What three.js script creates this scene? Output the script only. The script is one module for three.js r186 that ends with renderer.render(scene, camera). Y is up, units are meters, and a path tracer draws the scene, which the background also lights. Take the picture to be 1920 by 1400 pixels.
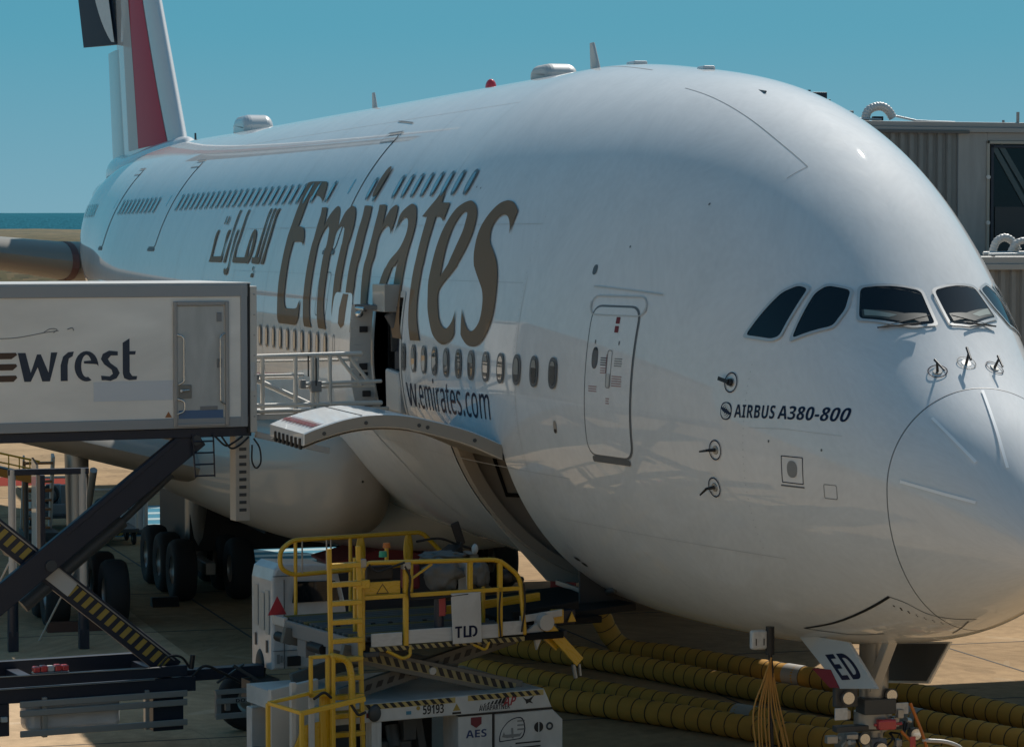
import * as THREE from 'three';
import { mergeGeometries, mergeVertices, toCreasedNormals } from 'three/addons/utils/BufferGeometryUtils.js';
import { RoundedBoxGeometry } from 'three/addons/geometries/RoundedBoxGeometry.js';
import { FontLoader } from 'three/addons/loaders/FontLoader.js';
import { TessellateModifier } from 'three/addons/modifiers/TessellateModifier.js';
import { ImprovedNoise } from 'three/addons/math/ImprovedNoise.js';

// ---------------------------------------------------------------- camera, sky, sun, exposure
const scene = new THREE.Scene();
const camera = new THREE.PerspectiveCamera(14.716, 1024 / 746, 0.5, 12000);
camera.position.set(29.8, 8.1068, 15.4749);
camera.up.set(0, 1, 0);
camera.lookAt(-17.9983, 5.8208, 0.9802);

const SUN = new THREE.Vector3(-0.53, 0.72, -0.45).normalize();
function makeSky() {
  const W = 1024, H = 512, data = new Float32Array(W * H * 4);
  const mix = (a, b, t) => a + (b - a) * t, sm = (t) => { t = Math.min(1, Math.max(0, t)); return t * t * (3 - 2 * t); };
  const stops = [[-90, .26, .24, .20], [-3, .30, .33, .33], [0, .20, .385, .475], [1, .175, .375, .475], [4.2, .088, .335, .455], [14, .072, .25, .39], [40, .055, .165, .29], [90, .04, .12, .22]];
  for (let j = 0; j < H; j++) {
    const el = (j + .5) / H * 180 - 90;
    let k = 0; while (k < stops.length - 2 && el > stops[k + 1][0]) k++;
    const A = stops[k], B = stops[k + 1], t = Math.min(1, Math.max(0, (el - A[0]) / (B[0] - A[0])));
    for (let i = 0; i < W; i++) {
      const ph = ((i + .5) / W - .5) * 2 * Math.PI, ce = Math.cos(el * Math.PI / 180);
      const d = [Math.cos(ph) * ce, Math.sin(el * Math.PI / 180), Math.sin(ph) * ce];
      const cs = d[0] * SUN.x + d[1] * SUN.y + d[2] * SUN.z;
      const g = el > -1 ? .6 * Math.exp((cs - 1) * 22) + .12 * Math.exp((cs - 1) * 7) : 0;      // brighter, whiter air round the sun
      const o = (j * W + i) * 4;
      data[o] = mix(A[1], B[1], t) + g * 1.05; data[o + 1] = mix(A[2], B[2], t) + g; data[o + 2] = mix(A[3], B[3], t) + g * .92; data[o + 3] = 1;
    }
  }
  const tx = new THREE.DataTexture(data, W, H, THREE.RGBAFormat, THREE.FloatType);
  tx.mapping = THREE.EquirectangularReflectionMapping; tx.magFilter = tx.minFilter = THREE.LinearFilter; tx.needsUpdate = true;
  return tx;
}
scene.background = makeSky();
scene.environment = scene.background;
const sun = new THREE.DirectionalLight(new THREE.Color(1, .95, .87), 5.0);
sun.position.copy(SUN).multiplyScalar(120).add(new THREE.Vector3(-15, 0, 0));
sun.target.position.set(-15, 0, 0); scene.add(sun, sun.target);
sun.castShadow = true; Object.assign(sun.shadow.camera, { left: -70, right: 70, top: 70, bottom: -70, near: 1, far: 300 });
sun.shadow.mapSize.set(4096, 4096);
const renderer = new THREE.WebGLRenderer({ antialias: true });
renderer.setSize(1024, 746);
renderer.toneMapping = THREE.LinearToneMapping;
renderer.toneMappingExposure = 1.0;
renderer.shadowMap.enabled = true;

// ---------------------------------------------------------------- helpers
let seed = 7; const rnd = () => { seed = (seed * 16807) % 2147483647; return seed / 2147483647; };
const noise = new ImprovedNoise();
const V = (x, y, z) => new THREE.Vector3(x, y, z);
const used = {};
function numbered(n) { const k = used[n] = (used[n] ?? -1) + 1; return k ? n + '_' + String(k).padStart(3, '0') : n; }
function tag(o, label, category, group) { o.userData.label = label; o.userData.category = category; if (group) o.userData.group = group; return o; }
function thing(name, label, category, pos = [0, 0, 0], turn = 0, group) {
  const o = new THREE.Group(); o.name = numbered(name); o.position.set(...pos); o.rotation.y = turn; scene.add(o); return tag(o, label, category, group);
}
const SPLIT = new Set(['front_guard', 'rail_joint', 'light_cluster', 'side_fascia', 'rail_bracket', 'flat_panel', 'crank_arm', 'yellow_hinge', 'chain', 'hinge_fitting', 'rear_slot', 'under_hook', 'plug_slot', 'arm_joint', 'hinge_block', 'back_post', 'grey_column', 'lamp_bracket', 'orange_strap']);
function part(parent, name, geo, m, label) {
  if (Array.isArray(geo) && SPLIT.has(name)) { let o; for (const g of geo) o = part(parent, name, g, m, label); return o; }
  const o = new THREE.Mesh(Array.isArray(geo) ? join(geo) : geo, m); o.name = numbered(name); o.castShadow = o.receiveShadow = true;
  if (label) o.userData.label = label; parent.add(o); return o;
}
function struct(name, geo, m, label) { const o = part(scene, name, geo, m, label); o.userData.kind = 'structure'; return o; }
function join(list) {
  const gs = list.map((g) => { g = g.index ? g.toNonIndexed() : g; for (const k of Object.keys(g.attributes)) if (!['position', 'normal', 'uv'].includes(k)) g.deleteAttribute(k); if (!g.attributes.uv) g.setAttribute('uv', new THREE.BufferAttribute(new Float32Array(g.attributes.position.count * 2), 2)); return g; });
  return mergeGeometries(gs);
}
function mat(r, g, b, rough = .5, o = {}) { const m = new THREE.MeshPhysicalMaterial({ roughness: rough, side: THREE.DoubleSide, ...o }); m.color.setRGB(r, g, b); return m; }
function box(x0, x1, y0, y1, z0, z1, r = .012) {
  const w = Math.abs(x1 - x0), h = Math.abs(y1 - y0), d = Math.abs(z1 - z0);
  const g = new RoundedBoxGeometry(w, h, d, 1, Math.min(r, w / 3, h / 3, d / 3)); g.translate((x0 + x1) / 2, (y0 + y1) / 2, (z0 + z1) / 2); return g;
}
function bar(p, q, w, h = w, up = V(0, 1, 0)) {                       // a box beam from p to q, w across, h in the up direction
  const P = V(...p), Q = V(...q), D = Q.clone().sub(P), L = D.length(); D.normalize();
  const S = D.clone().cross(up); if (S.length() < 1e-3) S.set(1, 0, 0); S.normalize(); const U = S.clone().cross(D);
  const g = new RoundedBoxGeometry(L, h, w, 1, Math.min(w, h) * .12); g.applyMatrix4(new THREE.Matrix4().makeBasis(D, U, S).setPosition(P.add(Q).multiplyScalar(.5))); return g;
}
function rod(p, q, r, r2 = r, n = 10) {
  const P = V(...p), Q = V(...q), D = Q.clone().sub(P), L = D.length();
  const g = new THREE.CylinderGeometry(r2, r, L, n, 1); g.applyQuaternion(new THREE.Quaternion().setFromUnitVectors(V(0, 1, 0), D.normalize())); g.translate(...P.add(Q).multiplyScalar(.5).toArray()); return g;
}
function pipe(pts, r, n = 10, bend = 0.08) {                          // bent tube through corner points, rounded corners
  const P = pts.map((p) => V(...p)), path = new THREE.CurvePath();
  let last = P[0];
  for (let i = 1; i < P.length - 1; i++) {
    const a = P[i - 1].clone().sub(P[i]), c = P[i + 1].clone().sub(P[i]), k = Math.min(bend, a.length() * .45, c.length() * .45);
    const s = P[i].clone().add(a.setLength(k)), e = P[i].clone().add(c.setLength(k));
    path.add(new THREE.LineCurve3(last, s)); path.add(new THREE.QuadraticBezierCurve3(s, P[i].clone(), e)); last = e;
  }
  path.add(new THREE.LineCurve3(last, P[P.length - 1]));
  const gs = [];
  for (const c of path.curves) gs.push(new THREE.TubeGeometry(c, c.isLineCurve3 ? 1 : 5, r, n));
  for (const e of [P[0], P[P.length - 1]]) { const s = new THREE.SphereGeometry(r, n, 6); s.translate(e.x, e.y, e.z); gs.push(s); }
  return join(gs);
}
function curve(pts, r, seg = 40, n = 8, closed = false) { return new THREE.TubeGeometry(new THREE.CatmullRomCurve3(pts.map((p) => V(...p)), closed), seg, r, n, closed); }
function slab(poly, z0, z1, bevel = .006) {                           // polygon in x,y given thickness in z
  const s = new THREE.Shape(poly.map((p) => new THREE.Vector2(...p)));
  const g = new THREE.ExtrudeGeometry(s, { depth: Math.abs(z1 - z0) - 2 * bevel, bevelEnabled: bevel > 0, bevelThickness: bevel, bevelSize: bevel, bevelOffset: -bevel, bevelSegments: 1, curveSegments: 8 });
  g.translate(0, 0, Math.min(z0, z1) + bevel); return g;
}
function ell(rx, ry, rz, at, n = 14) { const g = new THREE.SphereGeometry(1, n, Math.ceil(n * .7)); g.scale(rx, ry, rz); g.translate(...at); return g; }
const fonts = {};
for (const k of ['sans_bold', 'sans_regular', 'serif_bold']) fonts[k] = await new FontLoader().loadAsync('fonts/droid/droid_' + k + '.typeface.json');
function textShapes(str, font, size, sx = 1, skew = 0, spacing = 0) { // flat letter outlines, one list per letter
  let x = 0; const out = [];
  for (const ch of str) {
    const adv = (fonts[font].data.glyphs[ch]?.ha ?? 500) * size / fonts[font].data.resolution * sx;
    if (ch !== ' ') out.push(fonts[font].generateShapes(ch, size).map((s) => {
      const f = (p) => new THREE.Vector2(p.x * sx + p.y * skew + x, p.y);
      const e = s.extractPoints(6), n = new THREE.Shape(e.shape.map(f)); n.holes = e.holes.map((h) => new THREE.Path(h.map(f))); return n;
    }));
    x += adv + spacing;
  }
  out.width = x - spacing; return out;
}
// letters standing on a flat face: origin, direction of reading, up, and height of the type; each letter is a part
function lettering(parent, str, font, size, o, m, { width, skew = 0, spacing = 0, right = [1, 0, 0], up = [0, 1, 0], depth = .004, name = 'letter' } = {}) {
  let sh = textShapes(str, font, size, 1, skew, spacing);
  if (width) sh = textShapes(str, font, size, width / sh.width, skew, spacing * width / sh.width);
  const R = V(...right).normalize(), U = V(...up).normalize(), M = new THREE.Matrix4().makeBasis(R, U, R.clone().cross(U)).setPosition(...o);
  for (const s of sh) { const g = new THREE.ExtrudeGeometry(s, { depth, bevelEnabled: false }); g.applyMatrix4(M); part(parent, name, g, m); }
}
function canvasTex(w, h, draw, srgb = true) {
  const c = document.createElement('canvas'); c.width = w; c.height = h; draw(c.getContext('2d'), w, h);
  const t = new THREE.CanvasTexture(c); if (srgb) t.colorSpace = THREE.SRGBColorSpace; t.wrapS = t.wrapT = THREE.RepeatWrapping; t.anisotropy = 8; return t;
}
function noiseTex(n, fn, srgb = false) {                              // tileable-enough value texture from fn(u, v) -> [r,g,b] 0..1
  const d = new Uint8Array(n * n * 4);
  for (let j = 0; j < n; j++) for (let i = 0; i < n; i++) { const c = fn(i / n, j / n), o = (j * n + i) * 4; d[o] = c[0] * 255; d[o + 1] = c[1] * 255; d[o + 2] = c[2] * 255; d[o + 3] = 255; }
  const t = new THREE.DataTexture(d, n, n); t.wrapS = t.wrapT = THREE.RepeatWrapping; t.magFilter = THREE.LinearFilter; t.minFilter = THREE.LinearMipmapLinearFilter; t.generateMipmaps = true; if (srgb) t.colorSpace = THREE.SRGBColorSpace; t.needsUpdate = true; return t;
}
function fbm(u, v, f, oct = 4) {                                      // periodic noise on a torus of the unit square
  let s = 0, a = .5, k = f; const T = 2 * Math.PI;
  for (let o = 0; o < oct; o++) { const R = k / T; s += a * noise.noise(Math.cos(u * T) * R + Math.sin(v * T) * R * .7 + 9.1 * o, Math.sin(u * T) * R + 3.3, Math.cos(v * T) * R + o * 5.7); a *= .5; k *= 2; }
  return s;
}
const grime = noiseTex(256, (u, v) => { const n = .88 + .2 * fbm(u, v, 5, 5); const c = Math.max(0, Math.min(1, n)); return [c, c, c]; });
const roughN = noiseTex(256, (u, v) => { const c = Math.max(0, Math.min(1, .72 + .5 * fbm(u, v, 7, 5))); return [c, c, c]; });
const M = {
  paint: mat(.58, .58, .57, .3, { clearcoat: .75, clearcoatRoughness: .03 }),
  gold: mat(.215, .14, .085, .7, { clearcoat: .14, clearcoatRoughness: .03, specularIntensity: .1 }),
  navy: mat(.006, .011, .04, .5, { clearcoat: .2, clearcoatRoughness: .05, specularIntensity: .3 }),
  red: mat(.42, .025, .04, .35, { clearcoat: .7, clearcoatRoughness: .05 }),
  darkred: mat(.16, .012, .018, .6), black: mat(.012, .012, .014, .5), rubber: mat(.018, .018, .02, .85), darkgrey: mat(.05, .055, .06, .5),
  blueblack: mat(.012, .018, .035, .42), steel: mat(.35, .35, .34, .38, { metalness: .6 }), silver: mat(.62, .62, .6, .25, { metalness: .9 }), midgrey: mat(.22, .22, .22, .5), palegrey: mat(.5, .49, .47, .45),
  seam: mat(.10, .11, .12, .5), rim: mat(.09, .10, .11, .35), pane: mat(.03, .045, .06, .04, { clearcoat: 1, clearcoatRoughness: .02 }), glass: mat(.006, .010, .014, .03, { specularIntensity: .8 }),
  blind: mat(.30, .27, .25, .25, { clearcoat: 1, clearcoatRoughness: .03 }),
  yellow: mat(.62, .36, .02, .42, { clearcoat: .4, clearcoatRoughness: .2, roughnessMap: roughN }), yellowdark: mat(.36, .25, .05, .55), orange: mat(.55, .16, .02, .6), white: mat(.58, .58, .57, .42, { clearcoat: .35, clearcoatRoughness: .2, map: grime }),
  boxpanel: mat(.92, .87, .80, .5, { map: grime }), boxframe: mat(.30, .31, .32, .5), cab: mat(.62, .63, .645, .32, { clearcoat: .6, clearcoatRoughness: .08, map: grime }),
  hose: mat(.54, .285, .06, .8, { map: grime, specularIntensity: .3 }), bridge: mat(.31, .30, .285, .55, { map: grime }), bridgedark: mat(.09, .085, .08, .5), cloth: mat(.15, .15, .145, .95), bluepad: mat(.08, .15, .28, .5),
};

// ---------------------------------------------------------------- ground, joints, far land and sea band
{
  const tex = canvasTex(1024, 1024, (c, w, h) => {
    const im = c.createImageData(w, h);
    for (let j = 0; j < h; j++) for (let i = 0; i < w; i++) {
      const u = i / w, v = j / h, n = fbm(u, v, 6, 5), f = fbm(v, u, 60, 2), k = 1 + .22 * n + .16 * f + (rnd() - .5) * .10, o = (j * w + i) * 4;
      im.data[o] = 154 * k; im.data[o + 1] = 130 * k; im.data[o + 2] = 101 * k; im.data[o + 3] = 255;
    }
    c.putImageData(im, 0, 0);
    c.globalAlpha = .12;
    for (let k = 0; k < 46; k++) { c.fillStyle = k % 3 ? '#3c342c' : '#d8cdb8'; c.beginPath(); c.ellipse(rnd() * w, rnd() * h, 4 + rnd() * 40, 3 + rnd() * 14, rnd() * 3, 0, 7); c.fill(); }
    c.globalAlpha = .10; c.strokeStyle = '#2a2622'; c.lineWidth = 2;
    for (let k = 0; k < 20; k++) { c.beginPath(); const x = rnd() * w, y = rnd() * h; c.moveTo(x, y); c.bezierCurveTo(x + 200 * (rnd() - .5), y + 60, x + 300 * (rnd() - .5), y - 80, x + 500 * (rnd() - .5), y + 300 * (rnd() - .5)); c.stroke(); }
  });
  const g = new THREE.PlaneGeometry(9000, 9000, 1, 1); g.rotateX(-Math.PI / 2);
  for (let i = 0; i < 4; i++) g.attributes.uv.setXY(i, g.attributes.uv.getX(i) * 9000 / 14, g.attributes.uv.getY(i) * 9000 / 14);
  const gm = mat(1, 1, 1, .95, { map: tex, specularIntensity: .1 });
  const ground = struct('apron_ground', g, gm);
  const pv = new THREE.PlaneGeometry(66, 62, 1, 1); pv.rotateX(-Math.PI / 2); pv.translate(-2, .002, 36.2); for (let i = 0; i < 4; i++) pv.attributes.uv.setXY(i, pv.attributes.uv.getX(i) * 4.7, pv.attributes.uv.getY(i) * 4.4);  // extra sheet of stand concrete, made paler to bounce light up at the belly
  struct('stand_pavement', pv, (() => { const m = mat(1.45, 1.5, 1.62, .95, { map: tex, specularIntensity: .1 }); return m; })(), 'concrete of the parking stand, paled to bounce light onto the belly');
  const jm = mat(.06, .055, .05, .9);                                  // joints between the concrete slabs
  for (let x = -62; x <= 8; x += 6.5) part(ground, 'slab_joint', box(x - .025, x + .025, .001, .005, -45, 30, .001), jm);
  for (let z = -42; z <= 30; z += 6.5) part(ground, 'slab_joint', box(-90, 10, .001, .0055, z - .025, z + .025, .001), jm);
  const blue = mat(.06, .20, .28, .8, { specularIntensity: .1 }), wht = mat(.3, .4, .42, .5);
  const zone = struct('painted_ground_zone', box(-58, -49, .002, .007, -1.8, 3.0, .002), blue);
  for (let k = 0; k < 5; k++) part(zone, 'white_stripe', box(-57.6 + k * 1.8, -57.0 + k * 1.8, .008, .012, -1.7, 2.9, .002), wht);
  const z2 = struct('painted_ground_zone', box(-46, -41.2, .002, .007, -4, .6, .002), blue); for (let k = 0; k < 4; k++) part(z2, 'white_stripe', box(-45.6 + k * 1.15, -45.1 + k * 1.15, .008, .012, -3.9, .5, .002), wht);
  struct('red_ground_line', box(-70, -66.5, .003, .008, 1, 14, .002), mat(.22, .05, .04, .95, { specularIntensity: 0 }));
  // raised dry grass beyond the apron; the far sea, built up as a blue-green ridge
  const strip = (x, z0, z1, yb, hfun, depth, n) => {
    const P = [], I = [], U = [];
    for (let i = 0; i <= n; i++) { const z = z0 + (z1 - z0) * i / n; for (const [dx, f] of [[0, 0], [-depth * .12, .8], [-depth * .35, 1], [-depth, 0]]) { P.push(x + dx, yb + hfun(z, i) * f, z); U.push(z / 40, dx / 40); } }
    for (let i = 0; i < n; i++) for (let k = 0; k < 3; k++) { const a = i * 4 + k, b = a + 1, c = a + 4, d = a + 5; I.push(a, c, b, b, c, d); }
    const gg = new THREE.BufferGeometry(); gg.setAttribute('position', new THREE.Float32BufferAttribute(P, 3)); gg.setAttribute('uv', new THREE.Float32BufferAttribute(U, 2)); gg.setIndex(I); gg.computeVertexNormals(); return gg;
  };
  const dry = canvasTex(256, 256, (c, w, h) => { c.fillStyle = '#4c4522'; c.fillRect(0, 0, w, h); for (let k = 0; k < 2600; k++) { c.fillStyle = ['#3a3818', '#5a4a2a', '#443f1c', '#6a5838', '#302f14'][k % 5]; c.fillRect(rnd() * w, rnd() * h, 3 + rnd() * 22, 1 + rnd() * 2); } });
  struct('grass_bank', strip(-420, -260, 420, -.05, (z) => 10.15 + .35 * noise.noise(z * .05, 1, 2) + .2 * noise.noise(z * .4, 3, 2), 120, 200), mat(1, 1, 1, .95, { map: dry }), 'dry olive grass bank beyond the apron');
  const hm = noiseTex(256, (u, v) => { const k = .85 + .5 * fbm(u, v, 9, 5); return [k, k, k].map((q) => Math.min(1, Math.max(0, q))); });
  struct('sea_ridge', strip(-5200, -4200, 5200, -2, (z) => 62 + 1.2 * noise.noise(z * .003, 7, 2) + .6 * noise.noise(z * .012, 4, 1) - (z - 1500) * .0016, 1500, 220), mat(.03, .14, .19, .95, { map: hm, specularIntensity: 0 }), 'far band of sea, built as a blue-green ridge on the horizon');
}

// ---------------------------------------------------------------- the airliner
// body lines against the distance a (metres) behind the nose tip: top, bottom, half width, height of the widest point
function spline(K, Y, endSlope) {                                     // cubic, free at the start, level at the end
  const n = K.length, h = K.slice(1).map((k, i) => k - K[i]), A = [], b = [];
  for (let i = 0; i < n; i++) { A.push(new Array(n).fill(0)); b.push(0); }
  A[0][0] = 1;
  for (let i = 1; i < n - 1; i++) { A[i][i - 1] = h[i - 1]; A[i][i] = 2 * (h[i - 1] + h[i]); A[i][i + 1] = h[i]; b[i] = 6 * ((Y[i + 1] - Y[i]) / h[i] - (Y[i] - Y[i - 1]) / h[i - 1]); }
  A[n - 1][n - 2] = h[n - 2]; A[n - 1][n - 1] = 2 * h[n - 2]; b[n - 1] = 6 * (0 - (Y[n - 1] - Y[n - 2]) / h[n - 2]);
  for (let i = 0; i < n; i++) { for (let k = i + 1; k < n; k++) { const f = A[k][i] / A[i][i]; if (f) { for (let j = i; j < n; j++) A[k][j] -= f * A[i][j]; b[k] -= f * b[i]; } } }
  const S = new Array(n).fill(0);
  for (let i = n - 1; i >= 0; i--) { let s = b[i]; for (let j = i + 1; j < n; j++) s -= A[i][j] * S[j]; S[i] = s / A[i][i]; }
  return (x) => {
    x = Math.min(K[n - 1], Math.max(K[0], x)); let i = 0; while (i < n - 2 && x > K[i + 1]) i++;
    const t = x - K[i], H = h[i]; return Y[i] + t * ((Y[i + 1] - Y[i]) / H - H * (2 * S[i] + S[i + 1]) / 6) + t * t * S[i] / 2 + t ** 3 * (S[i + 1] - S[i]) / (6 * H);
  };
}
const KN = [0, .12, .5, 1.1, 2, 3.1, 4.5, 6.5, 9, 12, 15].map(Math.sqrt);
const nT = spline(KN, [4.416, 4.886, 5.389, 5.915, 6.474, 7.285, 8.525, 9.701, 10.415, 10.778, 10.96]);
const nB = spline(KN, [4.416, 4.168, 3.904, 3.643, 3.354, 3.108, 2.89, 2.642, 2.495, 2.491, 2.66]);
const nw = spline(KN, [0, .303, .625, .943, 1.304, 1.664, 2.051, 2.556, 3.032, 3.428, 3.603]);
const nW = spline(KN, [4.416, 4.617, 4.823, 5.013, 5.208, 5.384, 5.557, 5.755, 5.933, 6.094, 6.206]);
const KA = [-71.5, -70, -64, -59, -54, -49, -44];
const aw = spline(KA, [.12, .3, 1.209, 2.398, 2.964, 3.456, 3.603]), aT = spline(KA, [9.9, 10.1, 10.285, 10.675, 10.922, 10.973, 10.96]), aB = spline(KA, [9.5, 9.2, 7.86, 6.096, 4.572, 3.204, 2.66]);
function sect(a) {
  if (a < 15) { const u = Math.sqrt(Math.max(a, 0)); return [nT(u), nB(u), nw(u), nW(u)]; }
  if (a < 44) return [10.96, 2.66, 3.603, 6.206];
  const T = aT(-a), B = aB(-a); return [T, B, aw(-a), B + (T - B) * .4272];
}
function skin(a, th) { const [T, B, w, y] = sect(a), c = Math.cos(th); return V(-a, y + (c > 0 ? T - y : y - B) * c, w * Math.sin(th)); }  // th 0 = crown, pi/2 = starboard
function skinN(a, th) { const e = .004, A = skin(a + e, th).sub(skin(Math.max(a - e, 1e-5), th)), B = skin(a, th + e).sub(skin(a, th - e)); return A.cross(B).normalize(); }
function thAt(a, y, side = 1) { const [T, B, , yw] = sect(a), d = y - yw, c = Math.max(-1, Math.min(1, d > 0 ? d / (T - yw) : d / (yw - B))); return side * Math.acos(c); }
function onSkin(a, y, off = 0, side = 1) { const th = thAt(a, y, side), p = skin(a, th); return off ? p.addScaledVector(skinN(a, th), off) : p; }
function snap(p, off = 0) { const a = -p.x, [T, B, w, y] = sect(a), d = p.y - y, th = Math.atan2(p.z / w, d > 0 ? d / (T - y) : d / (y - B)); return skin(a, th).addScaledVector(skinN(a, th), off); }
{ const n = skinN(20, 1.2); if (n.z < 0) throw new Error('skin normals point inwards'); }

const airliner = thing('airliner', 'large white double-deck airliner with gold lettering and a raised cargo door', 'airliner');
const DOOR_M2 = { a0: 15.62, a1: 17.35, y0: 5.28, y1: 7.22 }, HOLD = { a0: 11.2, a1: 13.55, y0: 2.78, y1: 5.08 };
function loft(stations, th0, th1, nt, skipFn) {
  const P = [], N = [], U = [], I = [];
  stations.forEach((a) => { for (let k = 0; k <= nt; k++) { const th = th0 + (th1 - th0) * k / nt, p = skin(a, th), n = skinN(a, th); P.push(p.x, p.y, p.z); N.push(n.x, n.y, n.z); U.push(a / 4, th * 3.6 / 4); } });
  for (let i = 0; i < stations.length - 1; i++) for (let k = 0; k < nt; k++) {
    if (skipFn) { const a = (stations[i] + stations[i + 1]) / 2, th = th0 + (th1 - th0) * (k + .5) / nt; if (skipFn(a, skin(a, th))) continue; }
    const q = i * (nt + 1) + k; I.push(q, q + nt + 1, q + 1, q + 1, q + nt + 1, q + nt + 2);
  }
  const g = new THREE.BufferGeometry(); g.setAttribute('position', new THREE.Float32BufferAttribute(P, 3)); g.setAttribute('normal', new THREE.Float32BufferAttribute(N, 3)); g.setAttribute('uv', new THREE.Float32BufferAttribute(U, 2)); g.setIndex(I); return g;
}
{
  const st = []; for (let k = 0; k <= 150; k++) st.push(1.79 + (15 - 1.79) * k / 150); for (let a = 15.25; a < 44; a += .25) st.push(a); for (let a = 44; a <= 71.5; a += .5) st.push(a);
  for (const v of [HOLD.a0, HOLD.a1, DOOR_M2.a0, DOOR_M2.a1]) st.push(v); st.sort((x, y) => x - y);
  const inR = (r, a, p) => a > r.a0 && a < r.a1 && p.y > r.y0 && p.y < r.y1 && p.z > .5;
  // paint that is almost even: faint streaks and dirt along the airflow
  const skinTex = noiseTex(512, (u, v) => { const k = .945 + .08 * fbm(u, v, 6, 4) + .08 * fbm(u * 1, v, 40, 2); return [k, k * .998, k * .992]; });
  const rT = noiseTex(256, (u, v) => { const k = .9 + .2 * fbm(u, v, 8, 4); return [k, Math.min(1, k), k]; });
  const wav = noiseTex(256, (u, v) => { const k = .5 + .5 * fbm(u, v, 4, 2); return [k, k, k]; });
  M.skin = mat(.72, .725, .73, .8, { clearcoat: .85, clearcoatRoughness: .02, specularIntensity: .15, bumpMap: wav, bumpScale: .004, map: skinTex, roughnessMap: rT });
  part(airliner, 'fuselage', loft(st, 0, 2 * Math.PI, 400, (a, p) => inR(DOOR_M2, a, p) || inR(HOLD, a, p)), M.skin);
  const sn = []; for (let k = 0; k <= 60; k++) sn.push(1.775 * (k / 60) ** 2 + 1e-5);
  part(airliner, 'radome', loft(sn, 0, 2 * Math.PI, 160), M.skin);
}
// shapes laid on the skin: flat outline in (a, y), cut fine enough to follow the curve
const tess = new TessellateModifier(.22, 8);
function flipWinding(g) { for (const k of ['position', 'normal', 'uv']) { const A = g.attributes[k]; if (!A) continue; const n = A.itemSize, d = A.array; for (let i = 0; i < A.count; i += 3) for (let c = 0; c < n; c++) { const t = d[(i + 1) * n + c]; d[(i + 1) * n + c] = d[(i + 2) * n + c]; d[(i + 2) * n + c] = t; } } return g; }
function laid(shape, off = .004, side = 1, fine = null) {
  let g = new THREE.ShapeGeometry(shape, 6).toNonIndexed(); g = (fine ?? tess).modify(g);
  const p = g.attributes.position, N = [];
  for (let i = 0; i < p.count; i++) { const a = p.getX(i), y = p.getY(i), th = thAt(a, y, side), n = skinN(a, th), q = skin(a, th).addScaledVector(n, off); p.setXYZ(i, q.x, q.y, q.z); N.push(n.x, n.y, n.z); }
  g.setAttribute('normal', new THREE.Float32BufferAttribute(N, 3)); if (!g.attributes.uv) g.setAttribute('uv', new THREE.Float32BufferAttribute(new Float32Array(p.count * 2), 2)); return side > 0 ? flipWinding(g) : g;
}
function rrect(a0, a1, y0, y1, r, hole) {                              // rounded rectangle, optionally hollow (hole = border width)
  const f = (s, a0, a1, y0, y1, r) => { s.moveTo(a0 + r, y0); s.lineTo(a1 - r, y0); s.quadraticCurveTo(a1, y0, a1, y0 + r); s.lineTo(a1, y1 - r); s.quadraticCurveTo(a1, y1, a1 - r, y1); s.lineTo(a0 + r, y1); s.quadraticCurveTo(a0, y1, a0, y1 - r); s.lineTo(a0, y0 + r); s.quadraticCurveTo(a0, y0, a0 + r, y0); return s; };
  const s = f(new THREE.Shape(), a0, a1, y0, y1, r); if (hole) s.holes.push(f(new THREE.Path(), a0 + hole, a1 - hole, y0 + hole, y1 - hole, Math.max(r - hole, .01))); return s;
}
function oval(a, y, ra, ry, hole) {                                    // upright oval with straight-ish sides
  const f = (s, ra, ry) => { for (let k = 0; k <= 28; k++) { const t = k / 28 * 2 * Math.PI, c = Math.cos(t), n = Math.sin(t), e = .8; s[k ? 'lineTo' : 'moveTo'](a + ra * Math.sign(c) * Math.abs(c) ** e, y + ry * Math.sign(n) * Math.abs(n) ** e); } return s; };
  const s = f(new THREE.Shape(), ra, ry); if (hole) s.holes.push(f(new THREE.Path(), ra - hole, ry - hole)); return s;
}
function outline(str, k = 1) {                                        // 'a,y a,y* ...' in centimetres; * marks a corner, the rest is drawn as a smooth curve
  const pts = str.split(' ').map((t) => { const [x, y] = t.replace('*', '').split(',').map(Number); return { p: new THREE.Vector2(x / 100, y / 100), c: t.endsWith('*') }; });
  const n = pts.length, out = []; const pr = (i) => pts[(i + n) % n];
  for (let i = 0; i < n; i++) {
    const a = pr(i), b = pr(i + 1), z = a.c ? a : pr(i - 1), d = b.c ? b : pr(i + 2);
    const ease = .5; const t0 = z === a ? b.p.clone().sub(a.p).multiplyScalar(.6) : b.p.clone().sub(z.p).multiplyScalar(ease), t1 = d === b ? b.p.clone().sub(a.p).multiplyScalar(.6) : d.p.clone().sub(a.p).multiplyScalar(ease);
    for (let s = 0; s < 4; s++) { const t = s / 4, h0 = 2 * t ** 3 - 3 * t * t + 1, h1 = t ** 3 - 2 * t * t + t, h2 = -2 * t ** 3 + 3 * t * t, h3 = t ** 3 - t * t; out.push(a.p.clone().multiplyScalar(h0).addScaledVector(t0, h1).addScaledVector(b.p, h2).addScaledVector(t1, h3)); }
  }
  return out;
}
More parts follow.
